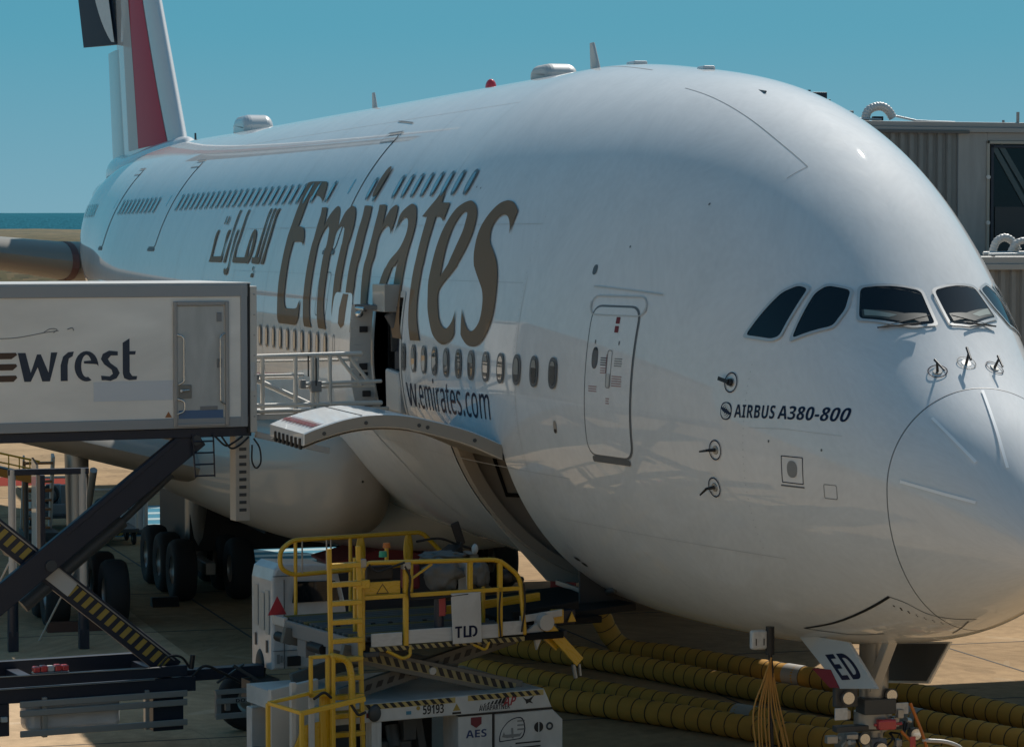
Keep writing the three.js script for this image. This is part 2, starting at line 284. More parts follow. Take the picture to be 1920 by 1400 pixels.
function ribbon(pts, w, off = .004, seg = 24, closed = false) {        // narrow painted or sealed line over the skin through points [a, y, z]
  const c = new THREE.CatmullRomCurve3(pts.map(([a, y, z]) => V(-a, y, z)), closed), P = [], I = [], NN = [];
  for (let i = 0; i <= seg; i++) {
    const p = snap(c.getPoint(i / seg)), t = c.getTangent(i / seg), q = snap(c.getPoint(i / seg), .1), n = q.clone().sub(p).normalize(), s = n.clone().cross(t).normalize();
    for (const k of [-1, 1]) { const r = snap(p.clone().addScaledVector(s, k * w / 2), off); P.push(r.x, r.y, r.z); NN.push(n.x, n.y, n.z); }
    if (i < seg) I.push(2 * i, 2 * i + 2, 2 * i + 1, 2 * i + 1, 2 * i + 2, 2 * i + 3);
  }
  const g = new THREE.BufferGeometry(); g.setAttribute('position', new THREE.Float32BufferAttribute(P, 3)); g.setAttribute('normal', new THREE.Float32BufferAttribute(NN, 3)); g.setIndex(I);
  { const a = V(P[0], P[1], P[2]), b = V(P[6], P[7], P[8]), c3 = V(P[3], P[4], P[5]); if (b.sub(a).cross(c3.sub(a)).dot(V(NN[0], NN[1], NN[2])) < 0) { const d = g.index.array; for (let i = 0; i < d.length; i += 3) { const t = d[i + 1]; d[i + 1] = d[i + 2]; d[i + 2] = t; } } }
  return g;
}
const line2 = (pts, n = 8) => { const o = []; for (let i = 0; i < pts.length - 1; i++) for (let k = 0; k < n; k++) o.push([pts[i][0] + (pts[i + 1][0] - pts[i][0]) * k / n, pts[i][1] + (pts[i + 1][1] - pts[i][1]) * k / n]); o.push(pts[pts.length - 1]); return o; };
const sideLine = (pts, w, off, seg = 30) => ribbon(line2(pts).map(([a, y]) => { const p = onSkin(a, y); return [a, y, p.z]; }), w, off, seg);

// seam round the radome, white lightning strips on it
part(airliner, 'radome_seam', ribbon(Array.from({ length: 48 }, (_, k) => { const p = skin(1.785, k / 48 * 2 * Math.PI); return [1.785, p.y, p.z]; }), .010, .003, 160, true), mat(.30, .31, .32, .5));
const stripM = mat(.9, .9, .9, .7);
for (const s of [[1.61, 6.0, .72, .83, 5.52, .52], [1.73, 6.31, .01, .61, 5.47, .23], [1.58, 5.26, 1.14, .59, 5.08, .64], [1.61, 6.0, -.72, .83, 5.52, -.52]])
  part(airliner, 'lightning_strip', ribbon([s.slice(0, 3), [(s[0] + s[3]) / 2, (s[1] + s[4]) / 2, (s[2] + s[5]) / 2], s.slice(3)].map(([a, y, z]) => { const p = snap(V(-a, y, z)); return [a, p.y, p.z]; }), .036, .016, 20), stripM);

// cabin windows: rim with its pane
const wTess = new TessellateModifier(.12, 4);
function cabinWindow(a, y, ry, ra, pm) {
  const w = part(airliner, 'window', laid(oval(a, y, ra, ry), .022, 1, wTess), M.rim); part(w, 'pane', laid(oval(a, y, ra - .045, ry - .05), .026, 1, wTess), pm ?? M.pane); return w;
}
function copyWindow(w, dx) { const c = w.clone(); c.name = numbered('window'); c.position.x += dx; airliner.add(c); c.children[0].name = numbered('pane'); return c; }
{
  const skyPane = mat(.10, .15, .19, .06, { clearcoat: 1, clearcoatRoughness: .02 });
  const up = cabinWindow(39.28, 9.03, .205, .125, skyPane); for (let k = 1; k <= 25; k++) if (k !== 24) copyWindow(up, k * .635);
  for (let k = 0; k < 10; k++) cabinWindow(48.1 - k * .632, 9.01, .205, .125, skyPane);
  for (let k = 0; k < 6; k++) cabinWindow(58 - k * .635, 9.0, .2, .125, skyPane);
  cabinWindow(20.25, 9.03, .205, .125, skyPane); cabinWindow(19.68, 9.0, .205, .125, skyPane);
  for (let k = 0; k < 8; k++) cabinWindow(18.38 - k * .628, 9.03, .205, .128, skyPane);
  const lo = cabinWindow(26.57, 6.245, .215, .125, M.blind); for (let k = 1; k <= 11; k++) copyWindow(lo, k * .63);
  const fw = [15.36, 14.74, 14.16, 13.62, 13.07, 12.54, 12.02, 11.45, 10.9, 10.33, 9.75, 9.15];
  const dim = mat(.07, .065, .06, .05, { clearcoat: 1, clearcoatRoughness: .02 });
  const shade = mat(.30, .28, .25, .6);  // pale tone standing in for bright reflections in the glass
  fw.forEach((a, k) => { const w = cabinWindow(a, 6.24, .225, .132, dim), d = [0, .5, .3, 0, .62, 0, .4, .25, 0, .7, .35, .2][k]; if (d) { const sh = new THREE.Shape(oval(a, 6.24, .08, .168).getPoints(28).map((p) => new THREE.Vector2(p.x, Math.max(p.y, 6.24 + .168 - d * .336)))); part(w, 'pane_glare', laid(sh, .0285, 1, wTess), shade); } });  // some panes get a pale upper piece, a painted reflection
}
// doors: panel standing proud of a dark seam
const dTess = new TessellateModifier(.16, 8);
function cabinDoor(a0, a1, y0, y1, r, opts = {}) {
  const d = part(airliner, 'cabin_door', laid(rrect(a0, a1, y0, y1, r), .012, 1, dTess), M.skin);
  part(d, 'door_seam', laid(rrect(a0 - (opts.sm ? .038 : .02), a1 + (opts.sm ? .038 : .02), y0 - .03, y1 + .03, r + .03), .005, 1, dTess), opts.sm ?? mat(.16, .17, .18, .5));
  return d;
}
{
  const m1 = cabinDoor(6.98, 8.18, 5.17, 7.2, .22, { sm: mat(.13, .14, .15, .5) });
  part(m1, 'door_sill', laid(rrect(7.06, 8.1, 5.065, 5.145, .04), .012, 1, dTess), M.seam);
  part(m1, 'door_window', laid(oval(7.95, 6.5, .085, .15), .016, 1, wTess), M.pane);
  part(m1, 'door_hood', laid(rrect(6.84, 8.3, 7.08, 7.36, .2, .02), .016, 1, dTess), M.palegrey);
  part(m1, 'handle_recess', laid(rrect(7.49, 7.62, 6.1, 6.62, .05, .012), .017, 1, dTess), M.midgrey);
  part(m1, 'door_handle', laid(rrect(7.515, 7.59, 6.12, 6.3, .02), .022, 1, dTess), M.palegrey);
  for (const y of [6.86, 6.98]) part(m1, 'warning_placard', laid(rrect(7.42, 7.52, y, y + .09, .01), .016, 1, dTess), M.darkred);
  const tiny = mat(.34, .20, .20, .6), ink = mat(.06, .06, .08, .6);
  for (const [a0, a1, y0, n, m] of [[7.63, 7.79, 6.5, 4, ink], [7.64, 7.78, 6.36, 3, tiny], [7.22, 7.42, 6.5, 4, M.midgrey], [7.2, 7.46, 6.26, 5, tiny], [7.85, 8.08, 6.1, 3, tiny], [7.5, 7.6, 5.95, 3, tiny]])
    for (let k = 0; k < n; k++) part(m1, 'instruction_line', laid(rrect(a0 + .01 * (k % 2), a1, y0 - k * .032, y0 - k * .032 + .014, .003), .0165, 1, dTess), m);
  part(m1, 'instruction_mark', laid(rrect(7.62, 7.635, 6.3, 6.56, .004), .017, 1, dTess), M.darkred);
  for (const a of [7.35, 7.98]) part(m1, 'door_bolt', laid(oval(a, 6.72, .014, .03), .017, 1, wTess), M.seam);
  for (const [a0, a1, h] of [[21.2, 22.12, 1], [40.2, 41.12, 0], [48.95, 49.85, 0]]) {
    const d = cabinDoor(a0, a1, 7.97, 10.02, .12);
    part(d, 'door_hood', laid(rrect(a0 - .06, a1 + .08, 9.9, 10.1, .04, .03), .016, 1, dTess), M.midgrey);
    part(d, 'door_sill', laid(rrect(a0, a1, 7.86, 7.94, .03), .014, 1, dTess), M.seam);
    part(d, 'door_window', laid(oval(a1 - .2, 9.1, .07, .14), .016, 1, wTess), M.pane);
  }
  // service panels low on the side
  for (const [a0, a1, y0, y1] of [[21.0, 21.9, 6.75, 7.55]]) part(airliner, 'access_panel', laid(rrect(a0, a1, y0, y1, .14, .018), .006, 1, dTess), M.seam);
}
// gold and Arabic lettering, the web address and the type name: painted letters, each a part
const LETTERS = {
  E: '2589,924* 2555,926 2435,924 2414,921 2398,913 2384,902 2362,881* 2383,889 2416,895 2453,898 2504,898* 2491,872 2485,853 2485,839* 2446,837 2422,832 2399,817 2386,801* 2403,807 2425,809 2480,809* 2479,802 2478,781 2471,756 2464,732 2457,705 2449,692 2434,683* 2348,684 2331,692 2319,701* 2316,689 2318,666 2338,653* 2380,653 2485,653* 2500,663 2509,684 2519,710 2527,736 2532,763 2542,802 2548,823 2549,844 2559,874 2571,903',
  m: '2347,873* 2307,873 2296,868 2280,855 2266,837* 2260,851 2248,863 2228,873 2211,874 2190,869 2170,857 2149,837* 2145,849 2138,863 2114,873 2097,873 2075,869 2050,856 2031,836 2025,817 2027,803 2019,775 2014,743 2009,717 2001,695 1990,674 1969,653* 2033,653* 2045,673 2055,694 2059,716 2068,748 2071,776 2076,803 2075,806 2090,828 2100,834 2118,837 2136,833 2147,823 2138,800 2143,788 2135,759 2128,726 2124,704 2113,682 2088,652* 2147,653* 2162,670 2171,692 2179,725 2188,758 2196,788 2194,806 2209,828 2222,836 2237,838 2253,829 2261,815 2262,803 2252,772 2244,735 2240,713 2233,690 2221,668 2204,652* 2262,653* 2277,667 2285,689 2294,717 2301,746 2307,772 2314,803 2314,817 2324,842 2330,858 2338,867',
  i: '2012,873* 1967,872 1956,870 1943,858 1933,843 1923,815 1915,785 1918,766 1914,745 1909,731 1909,713 1898,682 1886,666 1875,652* 1929,653* 1949,681 1962,712 1967,736 1973,766 1976,798 1986,828 1994,853',
  r: '1906,873* 1866,873 1853,870 1840,858 1825,836* 1824,850 1812,865 1794,871 1781,871 1769,867 1756,855 1750,840 1749,821* 1762,830 1778,835 1789,836 1806,833 1820,823 1821,807 1812,785 1818,767 1810,741 1806,720 1800,695 1785,664 1773,651* 1825,650* 1835,673 1841,694 1858,732 1870,766 1867,785 1870,815 1885,848 1895,863',
  a: '1726,822* 1726,836 1732,854 1717,864 1693,871 1679,872 1653,868 1633,859 1609,841 1598,819 1597,793 1594,771 1594,769 1590,744 1584,719 1577,695 1568,675 1550,652* 1607,653* 1621,669 1630,688 1636,713 1641,738 1646,768 1647,781* 1662,768 1672,768 1683,751 1691,738 1691,729* 1738,732* 1733,749 1719,768 1719,764 1701,779 1661,797 1646,817 1650,833 1666,845 1684,849 1702,848 1716,839',
  t: '1510,892* 1498,872* 1450,871* 1447,858 1445,841* 1460,846 1477,849 1497,849* 1492,829 1488,801 1482,774 1484,770 1480,745 1477,721 1468,692 1456,673 1440,653* 1496,652* 1510,672 1518,691 1524,715 1530,742 1534,769 1534,777 1539,806 1545,831 1551,849* 1584,850* 1565,863 1541,879 1535,888*',
  e: '1355,873 1335,870 1314,862 1299,850 1292,837 1289,819 1296,798 1314,774 1315,771 1335,758 1356,746 1370,736 1373,727 1366,712 1353,692 1338,681 1320,676 1307,678 1293,687 1286,698 1283,706* 1282,692 1278,668* 1289,659 1307,653 1326,651 1349,655 1375,665 1394,682 1412,703 1422,724 1432,746 1434,764 1435,779 1435,809 1428,834 1409,858 1383,869',
  e_hole: '1358,856 1349,855 1342,852 1336,839 1334,825 1341,804 1352,781 1357,773 1378,755* 1380,767 1383,783 1386,803 1385,828 1378,843 1368,853',
  s: '1148,856* 1147,846 1147,833 1146,821* 1154,832 1166,842 1179,848 1193,850 1208,847 1217,838 1219,828 1214,817 1206,808 1187,797 1169,786 1154,773 1142,754 1135,732 1133,705 1141,684 1157,666 1178,655 1199,652 1221,654 1240,662 1250,669* 1254,693 1256,708* 1247,696 1233,683 1219,676 1208,675 1195,679 1182,690 1178,705 1180,721 1189,736 1205,748 1228,763 1241,772 1239,769 1251,783 1259,797 1265,818 1263,835 1251,852 1231,866 1209,871 1194,871 1176,868 1159,861',
  A1: '3261,835* 3278,834 3286,822 3276,798 3273,777 3279,765* 3152,765* 3137,769 3144,790 3145,813 3139,834* 3158,834 3165,824 3155,801 3156,782 3163,778 3252,777* 3257,801 3262,822',
  A2: '3240,864* 3231,865* 3230,855 3227,846* 3238,848* 3239,856',
  A3: '3213,864* 3208,865* 3197,856 3200,845* 3209,847* 3209,856',
  A4: '3108,876* 3124,876 3124,862 3118,842 3110,820 3112,796 3116,764* 3092,765* 3093,787 3095,807 3101,831 3106,854 3110,869',
  A5: '3047,834* 3063,833 3068,822 3063,802 3060,783 3055,762 3062,753 3078,751 3089,754* 3092,748 3079,740 3060,739 3046,743 3045,755 3048,779 3048,799 3051,818',
  A6: '3019,876* 3034,876 3036,866 3029,847 3023,822 3025,803 3023,781 3022,770* 3013,765* 2885,765* 2858,765 2843,775 2836,793 2840,811 2854,826 2873,833 2887,834 2900,827 2903,813 2903,795 2904,780 2911,777 3000,777* 3009,796 3005,815 3010,840 3020,863',
  A6_hole: '2883,824* 2887,819 2887,806 2884,793 2874,780* 2862,781 2862,796 2867,811',
  A7: '2798,876* 2812,876 2814,865 2806,845 2800,818 2799,793 2802,778 2826,778* 2823,769* 2813,765 2752,764* 2744,771 2744,791 2746,817 2754,845 2760,863 2758,876* 2774,876 2775,866 2768,847 2762,824 2761,800 2761,780 2773,778* 2784,778* 2778,786 2781,806 2787,832 2798,857',
  A8: '2717,876* 2735,875 2741,866 2732,847 2724,819 2721,793 2730,764* 2705,764* 2700,773 2703,791 2703,816 2712,842 2721,862',
  A9: '2785,759* 2797,758 2797,752 2783,750 2784,746 2801,744 2803,737* 2779,737* 2781,745 2777,749 2790,753'
};
const lTess = new TessellateModifier(.2, 9);
for (const [k, s] of Object.entries(LETTERS)) {
  if (k.endsWith('_hole')) continue;
  const sh = new THREE.Shape(outline(s)); if (LETTERS[k + '_hole']) sh.holes.push(new THREE.Path(outline(LETTERS[k + '_hole'])));
  part(airliner, 'painted_letter', laid(sh, .018, 1, lTess), M.gold);
}
part(airliner, 'painted_letter', laid(oval(19.74, 9.14, .2, .27), .03, 1, wTess), M.gold);
function skinText(str, font, size, a0, y0, width, skew, m, spacing = 0, name = 'painted_letter', slope = 0) {   // a0 = left end (aft), reading towards the nose
  let sh = textShapes(str, font, size, 1, skew, spacing); const sx = width / sh.width; sh = textShapes(str, font, size, sx, skew, spacing * sx);
  for (const s of sh) for (const q of s) { const f = (p) => new THREE.Vector2(a0 - p.x, y0 + p.y + slope * p.x), e = q.extractPoints(4), n = new THREE.Shape(e.shape.map(f)); n.holes = e.holes.map((h) => new THREE.Path(h.map(f))); part(airliner, name, laid(n, .005, 1, wTess), m); }
}
skinText('.emirates.com', 'sans_regular', .50, 14.76, 5.45, 3.42, .06, M.navy);
skinText('w', 'sans_regular', 0.50, 15.36, 5.46, .64, .06, M.navy); skinText('w', 'sans_regular', .50, 18.55, 5.44, .62, .06, M.navy);
skinText('AIRBUS', 'sans_bold', .165, 4.62, 5.862, .80, .03, M.navy, .004, 'type_letter', .03);
skinText('A380-800', 'sans_bold', .165, 3.77, 5.888, 1.19, .03, M.navy, .004, 'type_letter', .02);
part(airliner, 'maker_emblem', laid(oval(4.79, 5.935, .115, .115), .005, 1, wTess), M.navy);
for (const [r, w, o] of [[.1, .02, 0], [.068, .018, .008], [.036, .018, .016]]) for (const q of [0, Math.PI]) { const s = new THREE.Shape(), sg = q ? -1 : 1; s.absarc(4.79 - o * sg, 5.935 + o * sg, r, q + .55, q + 3.3); s.absarc(4.79 - o * sg, 5.935 + o * sg, r - w, q + 3.3, q + .55, true); part(airliner, 'emblem_ring', laid(s, .008, 1, wTess), M.paint); }

// lines, panels, probes on the nose
part(airliner, 'panel_line', ribbon([[9.6, 10.32, .91], [8.69, 10.16, .88], [7.37, 9.82, .84], [6.34, 9.44, .78], [5.56, 9.08, .68]], .010, .003, 50), M.midgrey);
part(airliner, 'panel_line', ribbon([[5.56, 9.08, .68], [5.57, 9.0, .83], [5.58, 8.93, .97]], .010, .003, 8), M.midgrey);
part(airliner, 'crown_line', ribbon([[12, 10.72, .55], [18, 10.93, .35], [26, 10.95, .32], [36, 10.95, .32], [46, 10.95, .3]], .02, .004, 90), M.midgrey);
part(airliner, 'panel_line', sideLine([[18.56, 4.88], [17.5, 4.42], [16.68, 3.85], [15.9, 3.35], [15.3, 3.0]], .022, .004, 50), M.seam);
part(airliner, 'panel_line', sideLine([[19.3, 4.3], [18.3, 3.7], [17.6, 3.2]], .008, .004, 30), M.palegrey);
part(airliner, 'drip_rail', sideLine([[8.31, 7.48], [7.4, 7.44], [6.54, 7.39]], .02, .014), M.palegrey);
part(airliner, 'crown_handle', ribbon([[22.64, 10.32, 1.78], [21.9, 10.28, 1.83], [21.17, 10.24, 1.89]], .03, .012, 10), M.seam);
part(airliner, 'panel_line', sideLine([[31.5, 8.36], [24, 8.36], [16, 8.36], [10.5, 8.36]], .012, .003, 90), M.palegrey);
part(airliner, 'panel_line', sideLine([[10.4, 7.6], [10.4, 6.6], [10.4, 5.4], [10.4, 4.2], [10.6, 3.2]], .008, .003, 60), M.palegrey);
part(airliner, 'panel_line', sideLine([[4.3, 5.75], [3.6, 5.77], [2.6, 5.74]], .006, .003, 30), M.palegrey);
const lap = mat(.50, .505, .51, .7, { clearcoat: .5, clearcoatRoughness: .05 });
for (const a of [15.0, 18.25, 23.0, 26.4, 29.8, 33.2, 36.6, 43.4, 46.4, 51.6]) part(airliner, 'skin_joint', ribbon(Array.from({ length: 30 }, (_, k) => { const p = skin(a, .25 + 2.4 * k / 29); return [a, p.y, p.z]; }), .014, .003, 70), lap);
for (const [a0, a1, y] of [[15, 44, 10.35], [10.5, 30, 7.5], [9, 44, 4.75], [4, 10, 4.1]]) part(airliner, 'skin_joint', sideLine(Array.from({ length: 14 }, (_, k) => [a0 + (a1 - a0) * k / 13, y]), .010, .003, 110), lap);
for (const [a, y0, y1] of [[10.47, 3.6, 8.6], [15.07, 5.6, 9.8], [4.42, 4.2, 6.6]]) { const gs = []; for (let y = y0; y < y1; y += .09) { const q = onSkin(a, y, .002), n = skinN(a, thAt(a, y)), c = new THREE.CircleGeometry(.011, 6); c.applyQuaternion(new THREE.Quaternion().setFromUnitVectors(V(0, 0, 1), n)); c.translate(q.x, q.y, q.z); gs.push(c); } const o = part(airliner, 'rivet_row', gs, lap); o.userData.kind = 'stuff'; }
part(airliner, 'side_port', laid(oval(8.41, 7.71, .06, .07), .006, 1, wTess), M.seam);
part(airliner, 'side_port', laid(oval(9.14, 5.48, .05, .09), .006, 1, wTess), M.steel);
part(airliner, 'side_port', laid(oval(9.14, 5.42, .04, .03), .009, 1, wTess), M.black);
for (const [a, y] of [[10.42, 3.36], [10.53, 3.43]]) part(airliner, 'drain_slot', laid(oval(a, y, .09, .03), .005, 1, wTess), M.black);
for (const [a, y] of [[6.41, 8.6], [7.69, 8.03], [2.9, 5.55], [3.9, 5.6], [13.6, 8.95], [13.4, 8.93]]) part(airliner, 'skin_bolt', laid(oval(a, y, .016, .016), .004, 1, wTess), M.seam);
const sq = rrect(3.23, 3.65, 5.1, 5.44, .015, .012); part(airliner, 'static_port_frame', laid(sq, .005, 1, wTess), M.navy);
part(airliner, 'static_port', laid(oval(3.44, 5.28, .095, .105), .006, 1, wTess), M.midgrey);
part(airliner, 'static_port_note', laid(rrect(3.22, 3.68, 5.055, 5.075, .004), .005, 1, wTess), M.seam);
part(airliner, 'access_panel', laid(rrect(2.62, 2.86, 4.96, 5.14, .03, .010), .004, 1, wTess), M.midgrey);
function probe(a, y, side, ringR, kind) {
  const th = thAt(a, y, side), p = skin(a, th), n = skinN(a, th), up = V(1, 0, 0), s = up.clone().addScaledVector(n, -up.dot(n)).normalize(), w = n.clone().cross(s);
  const B = new THREE.Matrix4().makeBasis(s, w, n).setPosition(p);
  const base = new THREE.CylinderGeometry(.055, .06, .012, 20); base.rotateX(Math.PI / 2); base.translate(0, 0, .006);
  const o = part(airliner, 'air_probe', base.applyMatrix4(B), M.steel);
  const rg = new THREE.TorusGeometry(ringR, .008, 4, 36); rg.scale(1, 1, .4); part(o, 'probe_ring', rg.applyMatrix4(new THREE.Matrix4().makeBasis(s, w, n).setPosition(p.clone().addScaledVector(n, .012))), M.navy);
  const arm = kind === 'pitot' ? [rod([0, 0, 0], [-.02, 0, .13], .018, .014), rod([-.08, 0, .13], [.16, 0, .135], .016, .012)] : kind === 'vane' ? [rod([0, 0, 0], [0, 0, .05], .05, .045, 16), bar([0, 0, .06], [-.2, .03, .07], .012, .05)] : [rod([0, 0, 0], [-.05, .0, .1], .025, .018), rod([-.05, 0, .1], [-.19, -.02 - (kind === 'low' ? .06 : 0), .12], .018, .012)];
  part(o, 'probe_arm', join(arm).applyMatrix4(B), M.black);
}
probe(4.75, 6.3, 1, .125, 'vane'); probe(5.0, 5.42, 1, .125, 'long'); probe(5.11, 4.93, 1, .125, 'low');
probe(2.17, 6.527, 1, .115, 'pitot'); probe(2.22, 6.56, -1, .115, 'pitot');
{ const c = snap(V(-2.23, 6.62, -.02)), n = V(.6, .8, 0).normalize(), s = V(0, 0, 1), t = s.clone().cross(n), B = new THREE.Matrix4().makeBasis(t, s, n).setPosition(c);
  const o = part(airliner, 'air_probe', (() => { const g = new THREE.CylinderGeometry(.06, .065, .012, 20); g.rotateX(Math.PI / 2); return g.applyMatrix4(B); })(), M.steel);
  const rg = new THREE.TorusGeometry(.115, .006, 4, 36); rg.scale(1, 1, .4); rg.translate(0, 0, .012); part(o, 'probe_ring', rg.applyMatrix4(B), M.midgrey);
  part(o, 'probe_arm', join([rod([0, 0, 0], [.02, 0, .14], .018), rod([-.1, .02, .14], [.14, -.02, .13], .017)]).applyMatrix4(B), M.black); }

// cockpit glazing, both sides
const PANES = { rear: '468,691 463,702 437,744 426,754* 413,754* 407,750 406,726 407,693* 416,686* 465,689*', side: '392,691* 393,700 396,744 393,753* 371,753 363,745* 348,723 345,703* 373,689 385,687*' };
function glassPane(pts, side, name) {                                  // pts in [a, y, z] round the pane
  const P = pts.map(([a, y, z]) => V(-a, y, z * side)), C = P.reduce((s, p) => s.add(p), V(0, 0, 0)).divideScalar(P.length), n0 = V(0, 0, 0);
  for (let i = 0; i < P.length; i++) n0.add(P[i].clone().sub(C).cross(P[(i + 1) % P.length].clone().sub(C))); n0.normalize(); if (n0.dot(V(.5, .3, side)) < 0) n0.negate();
  const U = V(0, 1, 0).cross(n0).normalize(), W = n0.clone().cross(U);
  const loop = (grow) => { const c2 = P.map((p) => new THREE.Vector2(p.clone().sub(C).dot(U), p.clone().sub(C).dot(W))); const area = THREE.ShapeUtils.area(c2); if (area < 0) c2.reverse();
    const off = c2.map((p, i) => { const a = c2[(i + c2.length - 1) % c2.length], b = c2[(i + 1) % c2.length], t1 = p.clone().sub(a).normalize(), t2 = b.clone().sub(p).normalize(); const nn = new THREE.Vector2(t1.y + t2.y, -t1.x - t2.x).normalize(), k = 1 / Math.max(.5, nn.dot(new THREE.Vector2(t1.y, -t1.x))); return p.clone().addScaledVector(nn, grow * k); });
    const out = []; for (let i = 0; i < off.length; i++) { const a = off[(i + off.length - 1) % off.length], p = off[i], b = off[(i + 1) % off.length], k1 = Math.min(.07, a.distanceTo(p) * .4), k2 = Math.min(.07, b.distanceTo(p) * .4), s = p.clone().lerp(a, k1 / a.distanceTo(p)), e = p.clone().lerp(b, k2 / b.distanceTo(p)); for (let q = 0; q <= 5; q++) { const t = q / 5; out.push(s.clone().multiplyScalar((1 - t) ** 2).addScaledVector(p, 2 * t * (1 - t)).addScaledVector(e, t * t)); } } return out; };
  const wrap = (shape, off) => { let g = wTess.modify(new THREE.ShapeGeometry(shape).toNonIndexed()); const p = g.attributes.position, N = [];
    for (let i = 0; i < p.count; i++) { const q = C.clone().addScaledVector(U, p.getX(i)).addScaledVector(W, p.getY(i)), s = snap(q), r = snap(q, .1), n = r.sub(s).normalize(), t = s.addScaledVector(n, off); p.setXYZ(i, t.x, t.y, t.z); N.push(n.x, n.y, n.z); }
    g.setAttribute('normal', new THREE.Float32BufferAttribute(N, 3)); return g; };
  const o = part(airliner, name, wrap(new THREE.Shape(loop(0)), .012), M.glass);
  const fr = new THREE.Shape(loop(.035)); fr.holes.push(new THREE.Path(loop(-.004))); part(o, 'window_frame', wrap(fr, .02), M.frame ??= mat(.5, .5, .49, .35, { metalness: .3, clearcoat: .4 }));
  return { o, wrap, loop, C, U, W };
}
const rear = [[4.68, 6.91, 1.9], [4.37, 7.44, 1.52], [4.22, 7.55, 1.36], [4.08, 7.52, 1.28], [4.07, 7.22, 1.45], [4.08, 6.90, 1.66], [4.2, 6.86, 1.72]];
const mid = [[3.91, 6.88, 1.58], [3.95, 7.44, 1.24], [3.9, 7.54, 1.1], [3.65, 7.53, .9], [3.5, 7.24, 1.02], [3.46, 7.02, 1.19]];
const front = [[3.59, 7.5, .78], [3.32, 7.49, .09], [2.86, 7.06, .1], [2.85, 7.03, .4], [3.32, 7.14, .94]];
for (const s of [1, -1]) { glassPane(rear, s, 'cockpit_window'); glassPane(mid, s, 'cockpit_window'); const f = glassPane(front, s, 'windshield');
  const w0 = snap(V(-2.86, 7.04, s * .3), .06), w1 = snap(V(-3.05, 7.08, s * .82), .04), w2 = snap(V(-2.95, 7.1, s * .14), .05);
  const C2 = (a, y, z) => { const q = V(-a, y, s * z).sub(f.C); return new THREE.Vector2(q.dot(f.U), q.dot(f.W)); };
  part(f.o, 'glareshield', f.wrap(new THREE.Shape([C2(2.92, 7.09, .16), C2(2.9, 7.07, .4), C2(3.3, 7.165, .89), C2(3.37, 7.26, .87), C2(3.06, 7.19, .42), C2(3.02, 7.19, .15)]), .0135), mat(.035, .045, .042, .5));
  part(f.o, 'paper_sheet', f.wrap(new THREE.Shape([C2(3.3, 7.18, .86), C2(3.1, 7.13, .6), C2(3.08, 7.16, .5), C2(3.36, 7.25, .84)]), .0145), mat(.22, .27, .25, .6));
  part(f.o, 'wiper', join([bar(w0.toArray(), w1.toArray(), .025, .02), bar(w1.toArray(), w2.toArray(), .012, .012)]), M.darkgrey); }
function flatten(g) { g.updateMatrix(); for (const c of [...g.children]) { c.updateMatrix(); c.matrix.premultiply(g.matrix); c.matrix.decompose(c.position, c.quaternion, c.scale); airliner.add(c); } g.removeFromParent(); }

// nose gear bay door outline, perforations, drain
part(airliner, 'bay_door_line', ribbon([[5.08, 3.06, .9], [4.15, 3.24, .91], [3.06, 3.53, .95], [2.3, 3.8, .95]], .035, .004, 40), M.black);
part(airliner, 'bay_door_line', ribbon([[2.3, 3.8, .95], [2.08, 3.74, .83], [1.88, 3.63, .63], [1.65, 3.6, .47], [1.3, 3.63, .27]], .014, .004, 30), M.seam);
part(airliner, 'bay_door_line', ribbon([[5.08, 3.06, .9], [4.6, 3.02, .78], [4.1, 3.0, .66], [3.3, 3.06, .6]], .02, .004, 20), M.seam);
part(airliner, 'bay_door_line', ribbon([[1.45, 3.6, .3], [1.75, 3.47, .25], [2.1, 3.34, .2]], .02, .004, 12), M.seam);
for (let k = 0; k < 14; k++) { const p = snap(V(-(2.35 - .04 * k - .05 * (k % 2)), 3.72 - .012 * k - .03 * (k % 2), .84 - .035 * k)); const g = new THREE.CircleGeometry(k < 4 ? .016 : .010, 8); const n = snap(p, .1).sub(p).normalize(); g.applyQuaternion(new THREE.Quaternion().setFromUnitVectors(V(0, 0, 1), n)); g.translate(p.x + n.x * .004, p.y + n.y * .004, p.z + n.z * .004); part(airliner, 'drain_hole', g, M.black); }
// things along the crown
function crown(a, z = 0) { const [T, , w, y] = sect(a); return y + (T - y) * Math.sqrt(1 - (z / w) ** 2); }
function dome(a, len, wid, h, aft = 1, z = 0) {                        // blunt at the front, flat topped
  const s = new THREE.Shape(); const y0 = -.25; s.moveTo(-len / 2, y0); s.lineTo(-len / 2, h * .28); s.quadraticCurveTo(-len * .46, h * .95, -len * .28, h); s.lineTo(len * .22, h); s.quadraticCurveTo(len * .42, h * .95, len / 2, h * .35); s.lineTo(len / 2, y0);
  const g = new THREE.ExtrudeGeometry(s, { depth: wid * .5, bevelEnabled: true, bevelThickness: wid * .25, bevelSize: h * .55, bevelOffset: -h * .55, bevelSegments: 5 }); g.translate(0, 0, -wid * .25); g.scale(aft, 1, 1); const q = mergeVertices(g); q.computeVertexNormals(); q.translate(-a, crown(a, z), z); return q;
}
part(airliner, 'satellite_dome', dome(44.5, 1.7, .8, .42), M.paint);
part(airliner, 'satellite_dome', dome(18.7, 1.05, .6, .24), M.palegrey);
function blade(a, h, len, sweep) { const y = crown(a) - .05, s = new THREE.Shape([[-len / 2, 0], [len / 2, 0], [-sweep + len * .16, h], [-sweep - len * .12, h]].map((p) => new THREE.Vector2(...p))); const g = new THREE.ExtrudeGeometry(s, { depth: .02, bevelEnabled: true, bevelThickness: .015, bevelSize: .015, bevelSegments: 2 }); g.translate(-a, y, -.01); return g; }
